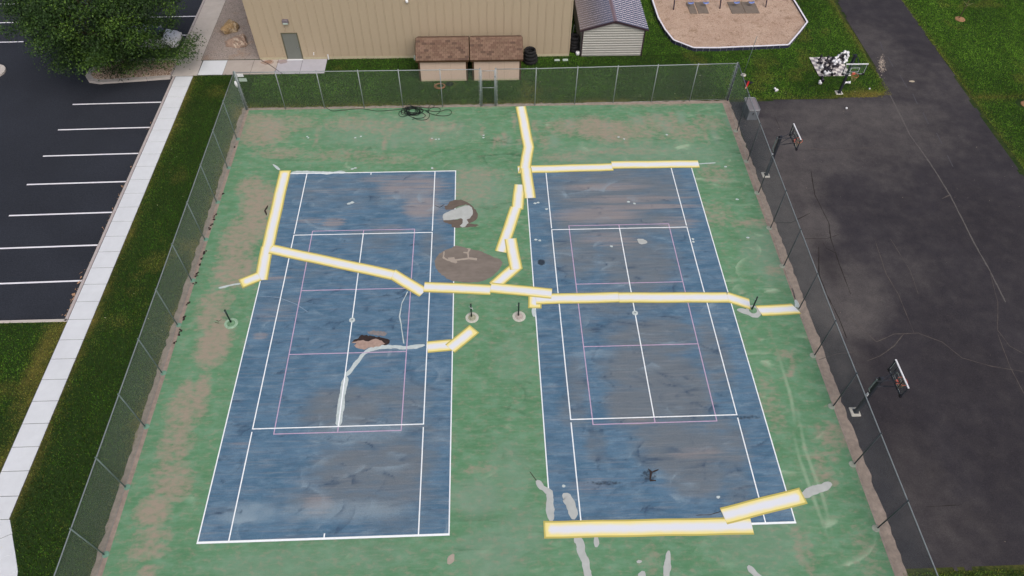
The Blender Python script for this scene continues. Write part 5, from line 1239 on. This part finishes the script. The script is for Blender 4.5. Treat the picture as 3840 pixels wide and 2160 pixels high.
for s in (-1, 1):
    mb = MB(); mb.add([(.1, s*.08, .1), (.42, s*.08, .1), (.5, s*.34, .1), (.3, s*.3, .1), (.1, s*.08, .115), (.42, s*.08, .115), (.5, s*.34, .115), (.3, s*.3, .115)], [(3,2,1,0),(4,5,6,7),(0,1,5,4),(1,2,6,5),(2,3,7,6),(3,0,4,7)]); mb.build('fin', M_['plastic_k'], rt)
mb = MB(); mb.tube([(.3, 0, .12), (.44, 0, .12)], [.07, .04], 8); mb.build('tail', mat('red_brown_tail', srgb(140, 66, 54), .6, .05, 5), rt, True)

# ------------------------------------------------------------------ chess board and pieces
cbx, cby = 32.43, 21.6; SQ = .305
cw = [mat('board_pale', srgb(212, 208, 202), .7, .06, 5), mat('board_grey', srgb(142, 137, 140), .7, .12, 5)]
bo = empty('giant_chessboard', (cbx, cby, 0)); tag(bo, 'giant pale and grey chessboard laid on the lawn', 'chessboard')
for i in range(8):
    for j in range(8):
        mb = MB(); mb.box(i*SQ+.004, (i+1)*SQ-.004, j*SQ+.004, (j+1)*SQ-.004, .02, .055); mb.build('board_square', cw[(i+j+1) % 2], bo)
PR = {'pawn': [(.14,0),(.14,.04),(.1,.08),(.06,.14),(.05,.26),(.09,.28),(.05,.3),(.08,.34),(.09,.39),(.07,.44),(.02,.47)],
      'bishop': [(.15,0),(.15,.05),(.1,.1),(.06,.18),(.05,.38),(.1,.41),(.06,.43),(.08,.5),(.07,.56),(.03,.62),(.02,.66)],
      'queen': [(.16,0),(.16,.05),(.11,.12),(.07,.2),(.06,.46),(.11,.49),(.07,.52),(.1,.62),(.11,.66),(.05,.67),(.03,.71)],
      'rook': [(.15,0),(.15,.05),(.1,.1),(.08,.18),(.075,.34),(.11,.37),(.11,.47),(.07,.471),(.07,.43)]}
PR = {k: [(r, z*.7) for r, z in v] for k, v in PR.items()}
PM = {}
def piece(x, y, col, kind, st, lab, ang=0.0, z=.055, grp='giant chess pieces'):
    if (col, kind) not in PM:
        mb = MB(); mb.lathe(PR[kind], 14); me = bpy.data.meshes.new('chess_piece'); me.from_pydata(mb.v, [], mb.f); me.polygons.foreach_set('use_smooth', [True]*len(mb.f)); me.materials.append(M_['plastic_w' if col == 'w' else 'plastic_k']); PM[(col, kind)] = me
    o = link('chess_piece', PM[(col, kind)], None, (x, y, z)); 
    if st == 'lie':
        o.rotation_euler = (R(90), 0, ang); o.location.z = z+.14
        H = PR[kind][-1][1]; o.location.x -= -math.sin(ang)*H*.0; o.location.x = x-math.sin(ang)*H/2; o.location.y = y+math.cos(ang)*H/2
    tag(o, lab, 'chess piece', grp); return o
CP = [(33.14,23.66,'k','bishop','up','black chess piece standing alone near the far left of the board',0), (33.64,23.55,'k','bishop','up','black chess piece standing right of the other lone standing one',0),
 (32.93,23.1,'k','rook','lie','black chess piece lying alone at the left side of the board',.8), (32.93,22.62,'w','bishop','lie','white chess piece lying just below the lone fallen black one at the left',2.7),
 (33.2,22.78,'k','pawn','up','black chess piece standing at the far left edge of the dark heap',0), (33.48,22.62,'k','queen','up','black chess piece standing tallest in the dark heap',0),
 (33.1,22.42,'k','rook','lie','black hollow based chess piece lying in the middle of the dark heap',.3), (32.86,22.0,'k','pawn','lie','black chess piece at the near left corner of the dark heap',2.2),
 (33.16,22.13,'k','rook','lie','black chess piece lying on its side at the near middle of the dark heap',1.2), (33.42,22.2,'k','pawn','lie','black chess piece at the right end of the dark heap',4.0),
 (32.91,21.72,'w','rook','lie','white chess piece with its round base up at the near left board edge',3.3), (33.32,21.75,'w','bishop','lie','white chess piece lying across the near edge of the board',1.3), (33.5,21.62,'k','pawn','lie','black chess piece half off the near edge of the board',1.9),
 (32.5,21.13,'k','queen','lie','black chess piece lying on the grass in front of the board',2.9), (32.2,20.74,'w','pawn','lie','white chess piece on the grass touching the fallen black one',2.9), (34.2,20.62,'w','queen','lie','white chess piece lying sideways behind the hoop pole',1.57),
 (33.95,22.63,'k','queen','lie','long black chess piece lying below the white heap',-1.2), (33.95,23.4,'k','queen','lie','long black chess piece lying above left of the white heap',-.8), (33.72,23.05,'k','pawn','lie','black chess piece left of the white heap',.7),
 (34.03,23.1,'w','rook','lie','white chess piece at the left end of the white heap',.3), (34.22,23.35,'w','queen','lie','white chess piece leaning at the top of the white heap',.0), (34.45,23.22,'w','rook','lie','white chess piece at the right end of the white heap',.2), (34.02,22.82,'w','pawn','lie','white chess piece at the near end of the white heap',-1.5),
 (34.45,23.75,'w','queen','lie','white chess piece lying between the white heap and the far edge',-1.0), (35.1,24.3,'w','queen','lie','white chess piece sticking out past the far right board corner',-1.0), (35.4,24.1,'w','queen','lie','white chess piece standing beyond the far right corner, rightmost',-.2),
 (35.08,24.0,'k','rook','lie','black chess piece between the white ones at the far right corner',1.0), (34.8,23.6,'k','queen','lie','long black chess piece at the right side of the board',.3), (34.75,23.9,'k','pawn','lie','black chess piece near the far right corner of the board',1.9),
 (35.15,23.7,'w','pawn','lie','white chess piece at the right edge of the board, upper',.9), (34.85,23.15,'w','bishop','lie','white chess piece at the right edge of the board, lower',-.7), (34.98,23.32,'w','pawn','lie','white chess piece leaning on the one at the lower right edge',.4)]
for q in CP:
    grass_ = q[1] < 21.3; piece(q[0], q[1], q[2], q[3], q[4], q[5], q[6], .0 if grass_ else .056+rnd.uniform(0, .02))
g1 = at(2880+70*K, 915*K); piece(g1[0], g1[1], 'w', 'pawn', 'lie', 'white chess piece alone on the lawn, left of the hoop', 3.4, 0)
mb = MB(); mb.lathe([(.01, 0), (.06, .02), (.085, .08), (.06, .14), (.01, .165)], 12); g1 = at(2880+785*K, 1098*K); o = mb.build('ball', M_['plastic_w'], smooth=True, loc=(g1[0], g1[1], 0)); tag(o, 'small white ball on the asphalt below the corner hoop', 'ball')
g1 = at(2880+1018*K, 900*K); mb = MB(); mb.lathe([(.01, 0), (.05, .02), (.07, .07), (.04, .12), (.01, .13)], 10); o = mb.build('ball', M_['plastic_w'], smooth=True, loc=(g1[0], g1[1], 0)); tag(o, 'small white ball on the grass right of the corner hoop', 'ball')
# pale fallen leaves on the lawns
mb = MB()
def lf(x, y, s, z=.04): mb.add([(x+rnd.uniform(-s, s), y+rnd.uniform(-s, s), z+rnd.random()*.02) for _ in range(4)], [(0,1,2),(0,2,3)])
for k in range(34):
    g1 = at((2000+rnd.gauss(230, 120)*1.4)*1.0+350, 290+rnd.gauss(20, 35))
    if 19.2 < g1[1] < 24 and g1[0] < 24.6: lf(g1[0], g1[1], .05)
for k in range(40): lf(rnd.uniform(-8, 24), rnd.uniform(19.1, 21.4), .04)
for k in range(26): lf(rnd.uniform(-13.8, -9.9), rnd.uniform(-12, 18), .035)
for k in range(16): lf(rnd.uniform(26, 36.5), rnd.uniform(19.5, 24.5), .035)
tag(mb.build('fallen_leaves', mat('pale_leaf', srgb(206, 206, 168), .8, .15, 9)), 'pale fallen leaves scattered over the lawns', 'leaves', kind='stuff')
# black crumbs of old filler along the left edge of the court
mb = MB(); 
for a, b2 in [(2360,30),(2240,503),(2160,720),(2153,760),(2130,820),(2115,855),(2060,1080),(2052,1100),(2025,1160),(2015,1210),(1990,1300),(1980,1330),(1968,1400)]:
    g1 = tl(0, 540, [(a, b2)])[0]
    for k in range(4): x, y, s = g1[0]+rnd.gauss(0, .04), g1[1]+rnd.gauss(0, .06), rnd.uniform(.03, .07); mb.add([(x-s, y-s*.7, .005), (x+s, y-s, .006), (x+s*.8, y+s, .005), (x-s*.7, y+s, .006), (x, y, .05)], [(0,1,4),(1,2,4),(2,3,4),(3,0,4)])
for a, b2 in [(1890,150),(1855,290),(1850,310),(1812,428),(1803,473),(1765,548)]:
    g1 = tl(0, 1080, [(a, b2)])[0]
    for k in range(4): x, y, s = g1[0]+rnd.gauss(0, .04), g1[1]+rnd.gauss(0, .06), rnd.uniform(.03, .07); mb.add([(x-s, y-s*.7, .005), (x+s, y-s, .006), (x+s*.8, y+s, .005), (x-s*.7, y+s, .006), (x, y, .05)], [(0,1,4),(1,2,4),(2,3,4),(3,0,4)])
tag(mb.build('tar_crumbs', M_['bitumen']), 'black tar crumbs along the left edge of the court', 'tar crumbs', kind='stuff')

# ------------------------------------------------------------------ trees
leafm = bpy.data.materials.new('tree_leaves'); leafm.use_nodes = True; nt = leafm.node_tree; b = nt.nodes['Principled BSDF']; b.inputs['Roughness'].default_value = .6; b.inputs['Specular IOR Level'].default_value = .25
a1 = nt.nodes.new('ShaderNodeAttribute'); a1.attribute_name = 'tint'; rp = nt.nodes.new('ShaderNodeValToRGB'); e = rp.color_ramp.elements
e[0].color = srgb(24, 40, 18); e[1].color = srgb(98, 128, 44); e.new(.6).color = srgb(47, 73, 29)
nt.links.new(a1.outputs['Fac'], rp.inputs[0]); nt.links.new(rp.outputs[0], b.inputs['Base Color'])
T = empty('shade_tree', (-18.9, 23.7, 0)); tag(T, 'large dark green shade tree in the kerbed island of the car park', 'tree')
def limb(mb, p, q, r0, r1, n=6, seed=0):
    r = random.Random(seed); P = [Vector(p).lerp(Vector(q), i/n)+Vector((r.gauss(0, .08), r.gauss(0, .08), 0))*(1 if 0 < i < n else 0) for i in range(n+1)]
    mb.tube(P, [r0+(r1-r0)*i/n for i in range(n+1)], 8)
mb = MB(); limb(mb, (0, 0, -.1), (.05, 0, 2.1), .2, .16, 5); mb.build('trunk', M_['bark'], T, True)
CC = (-.35, -.15, 4.9); CRX, CRY, CRZ = 5.55, 4.5, 3.7
rt_ = random.Random(17); clumps = []
while len(clumps) < 300:
    v = Vector((rt_.gauss(0, 1), rt_.gauss(0, 1), rt_.gauss(.1, .8))); v.normalize(); rad = rt_.uniform(.35, 1.0)**.6
    lump = 1+.14*math.sin(3*math.atan2(v.y, v.x)+1)+.1*math.sin(7*math.atan2(v.y, v.x)+2*v.z)+rt_.uniform(-.08, .1)
    x, y, z = CC[0]+v.x*CRX*rad*lump, CC[1]+v.y*CRY*rad*lump, CC[2]+v.z*CRZ*rad
    if z < 1.9: z = 1.9+rt_.uniform(-.25, .5)
    if y < -2.2: z = max(z, 3.1+rt_.uniform(-.2, .4))
    clumps.append((x, y, z, rad))
for i in range(9):
    c = clumps[i*17]; mb = MB(); limb(mb, (.03, 0, 1.7+.12*i), (c[0]*.75, c[1]*.75, c[2]*.9), .1, .03, 7, i)
    for j in range(3):
        e_ = clumps[(i*17+j*31+5) % 300]; limb(mb, (c[0]*.4, c[1]*.4, 1.7+.5*(c[2]*.9-1.7)+.1), ((c[0]*.5+e_[0]*.5), (c[1]*.5+e_[1]*.5), c[2]), .045, .015, 5, j+i)
    mb.build('limb', M_['bark'], T, True)
def leaves(name, parent, clumps, per, size, spread, seed):
    rs = np.random.RandomState(seed); n = len(clumps)*per; C_ = np.repeat(np.array([c[:3] for c in clumps]), per, 0)
    off = rs.normal(0, 1, (n, 3))*np.array([spread, spread, spread*.6]); P_ = C_+off
    nor = rs.normal(0, .6, (n, 3))+np.array([0, 0, .9])+off*.3/spread; nor /= np.linalg.norm(nor, axis=1)[:, None]
    t = np.cross(nor, rs.normal(0, 1, (n, 3))); t /= np.linalg.norm(t, axis=1)[:, None]; u = np.cross(nor, t)
    s = rs.uniform(.6, 1.2, (n, 1))*size
    v = np.stack([P_-t*s, P_-u*s*.5, P_+t*s, P_+u*s*.5], 1).reshape(-1, 3); v[:, 2] = np.maximum(v[:, 2], .35)
    ct = np.repeat(rs.uniform(-.22, .3, len(clumps)), per); tin = np.clip(.42+ct+rs.normal(0, .13, n), 0, 1)
    return npmesh(name, v, np.arange(n*4).reshape(n, 4), leafm, parent, {'tint': np.repeat(tin, 4)})
clumps = [c for c in clumps if not (1.2 < c[0] < 3.9 and c[1] > -2.5 and c[2] < 4.6 and rt_.random() < .08)]
extra = []
for px_, py_, yw in [(700,190,23.2),(680,205,22.8),(640,212,22.6),(600,218,22.4),(560,222,22.3),(520,230,22.2),(480,245,22.1),(450,262,22.0),(410,248,22.0),(370,235,22.1),(585,195,22.8),(630,190,23.0),(500,210,22.6),(440,225,22.4),(205,235,21.8),(245,228,21.9),(290,222,22.0),(330,225,22.0),(715,150,24.2),(700,165,23.8)]:
    v_ = CAMR @ np.array([(px_-1920)/FPX, (1080-py_)/FPX, -1]); t_ = (yw-CAMP[1])/v_[1]; q_ = CAMP+v_*t_
    extra.append((q_[0]+18.9, q_[1]-23.7, q_[2], 1))
clumps = clumps+extra
leaves('crown', T, clumps, 330, .08, .42, 5)
def sapling(x, y, h, label, seed):
    r = empty('sapling', (x, y, 0)); tag(r, label, 'tree', 'young trees on the far lawn'); rr_ = random.Random(seed)
    mb = MB(); mb.tube([(0, 0, -.05), (.05, .03, h*.35), (.15, .1, h*.75), (.2, .15, h)], [.035, .03, .018, .008], 6); mb.build('trunk', M_['bark'], r, True)
    cl = []
    for k in range(11):
        a = k*2.4; z0 = h*(.4+.05*k); l = rr_.uniform(.4, .8)*(1-.03*k); e_ = (math.cos(a)*l+.1, math.sin(a)*l+.08, z0+l*.5)
        mb = MB(); mb.tube([(.06, .05, z0), e_], [.014, .005], 5); mb.build('branch', mat('young_branch', srgb(150, 156, 104), .8, .1, 8) if 'young_branch' not in bpy.data.materials else bpy.data.materials['young_branch'], r)
        if z0 > h*.55: cl.append((e_[0]*.8, e_[1]*.8, e_[2]))
    leaves('crown', r, cl, 60, .05, .16, seed)
    rg = MB(); rg.lathe([(.42, -.025), (.38, .015), (.1, .04)], 14, (.05, -.08, 0)); rg.build('soil_ring', mat('bare_soil', srgb(150, 116, 84), .95, .25, 8, .8, 20) if 'bare_soil' not in bpy.data.materials else bpy.data.materials['bare_soil'], r)
sapling(46.6, 29.4, 2.6, 'thin sapling with pale branches in a bare soil ring, top of the far lawn', 3)
sapling(46.45, 18.0, 2.6, 'sapling at the right edge of the view, its soil ring just showing', 5)

# ------------------------------------------------------------------ white car under the tree
car = empty('parked_car', (-18.15, 27.0, LZ)); tag(car, 'white car parked nose to the sidewalk, half hidden under the tree', 'car')
def loft(prof_list, m, name, parent, smooth=True):
    """prof_list: rings along x, each (x, [(y,z)...])"""
    mb = MB(); n = len(prof_list[0][1])
    for x, rg in prof_list:
        for y, z in rg: mb.v.append((x, y, z))
    for i in range(len(prof_list)-1):
        for j in range(n): mb.f.append((i*n+j, i*n+(j+1) % n, (i+1)*n+(j+1) % n, (i+1)*n+j)); mb.mi.append(0)
    mb.f.append(tuple(range(n-1, -1, -1))); mb.f.append(tuple((len(prof_list)-1)*n+j for j in range(n))); mb.mi += [0, 0]
    return mb.build(name, m, parent, smooth)
def ring(w, z0, z1, c=.12): return [(-w+c*.6, z0), (w-c*.6, z0), (w, z0+c), (w*.99, z1-c), (w*.9-c*.3, z1), (-w*.9+c*.3, z1), (-w*.99, z1-c), (-w, z0+c)]
body = loft([(-2.3, ring(.78, .42, .8)), (-2.2, ring(.86, .3, .95)), (-1.6, ring(.9, .24, 1.02)), (-.6, ring(.91, .22, 1.0)), (.6, ring(.91, .22, .98)), (1.3, ring(.9, .24, .92)), (1.95, ring(.86, .26, .8)), (2.2, ring(.74, .32, .7)), (2.3, ring(.55, .4, .6))], M_['carw'], 'body', car)
loft([(-2.0, ring(.74, .98, 1.02, .02)), (-1.6, ring(.7, .98, 1.36, .08)), (-.9, ring(.66, .98, 1.46, .08)), (.1, ring(.66, .96, 1.45, .08)), (.6, ring(.68, .96, 1.3, .06)), (1.15, ring(.76, .94, .98, .02))], M_['glassdark'], 'cabin_glass', car)
mb = MB(); mb.bbox(-1.45, .12, -.6, .6, 1.44, 1.49, .04); mb.build('roof', M_['carw'], car)
for sx in (-1.38, 1.42):
    for sy in (-.82, .82):
        mb = MB(); o2 = tyre_mesh(.33, .22); o2 = o2.build('wheel', M_['rubber'], car, True, (sx, sy, .33)); o2.rotation_euler = (R(90), 0, 0)
        mb.lathe([(.2, -.08), (.2, .08), (.05, .1)], 14); mb.build('rim', M_['chrome'], o2)
for sy in (-.58, .58):
    mb = MB(); mb.bbox(2.02, 2.24, sy-.16, sy+.16, .56, .7, .03); mb.build('headlight', M_['lamp'], car)
    mb = MB(); mb.bbox(.55, .75, sy*1.72-.09, sy*1.72+.09, .98, 1.1, .02); mb.build('mirror', M_['carw'], car)
mb = MB(); mb.box(2.2, 2.31, -.4, .4, .36, .48); mb.build('grille', M_['plastic_k'], car)
print('objects', len(scene.objects))
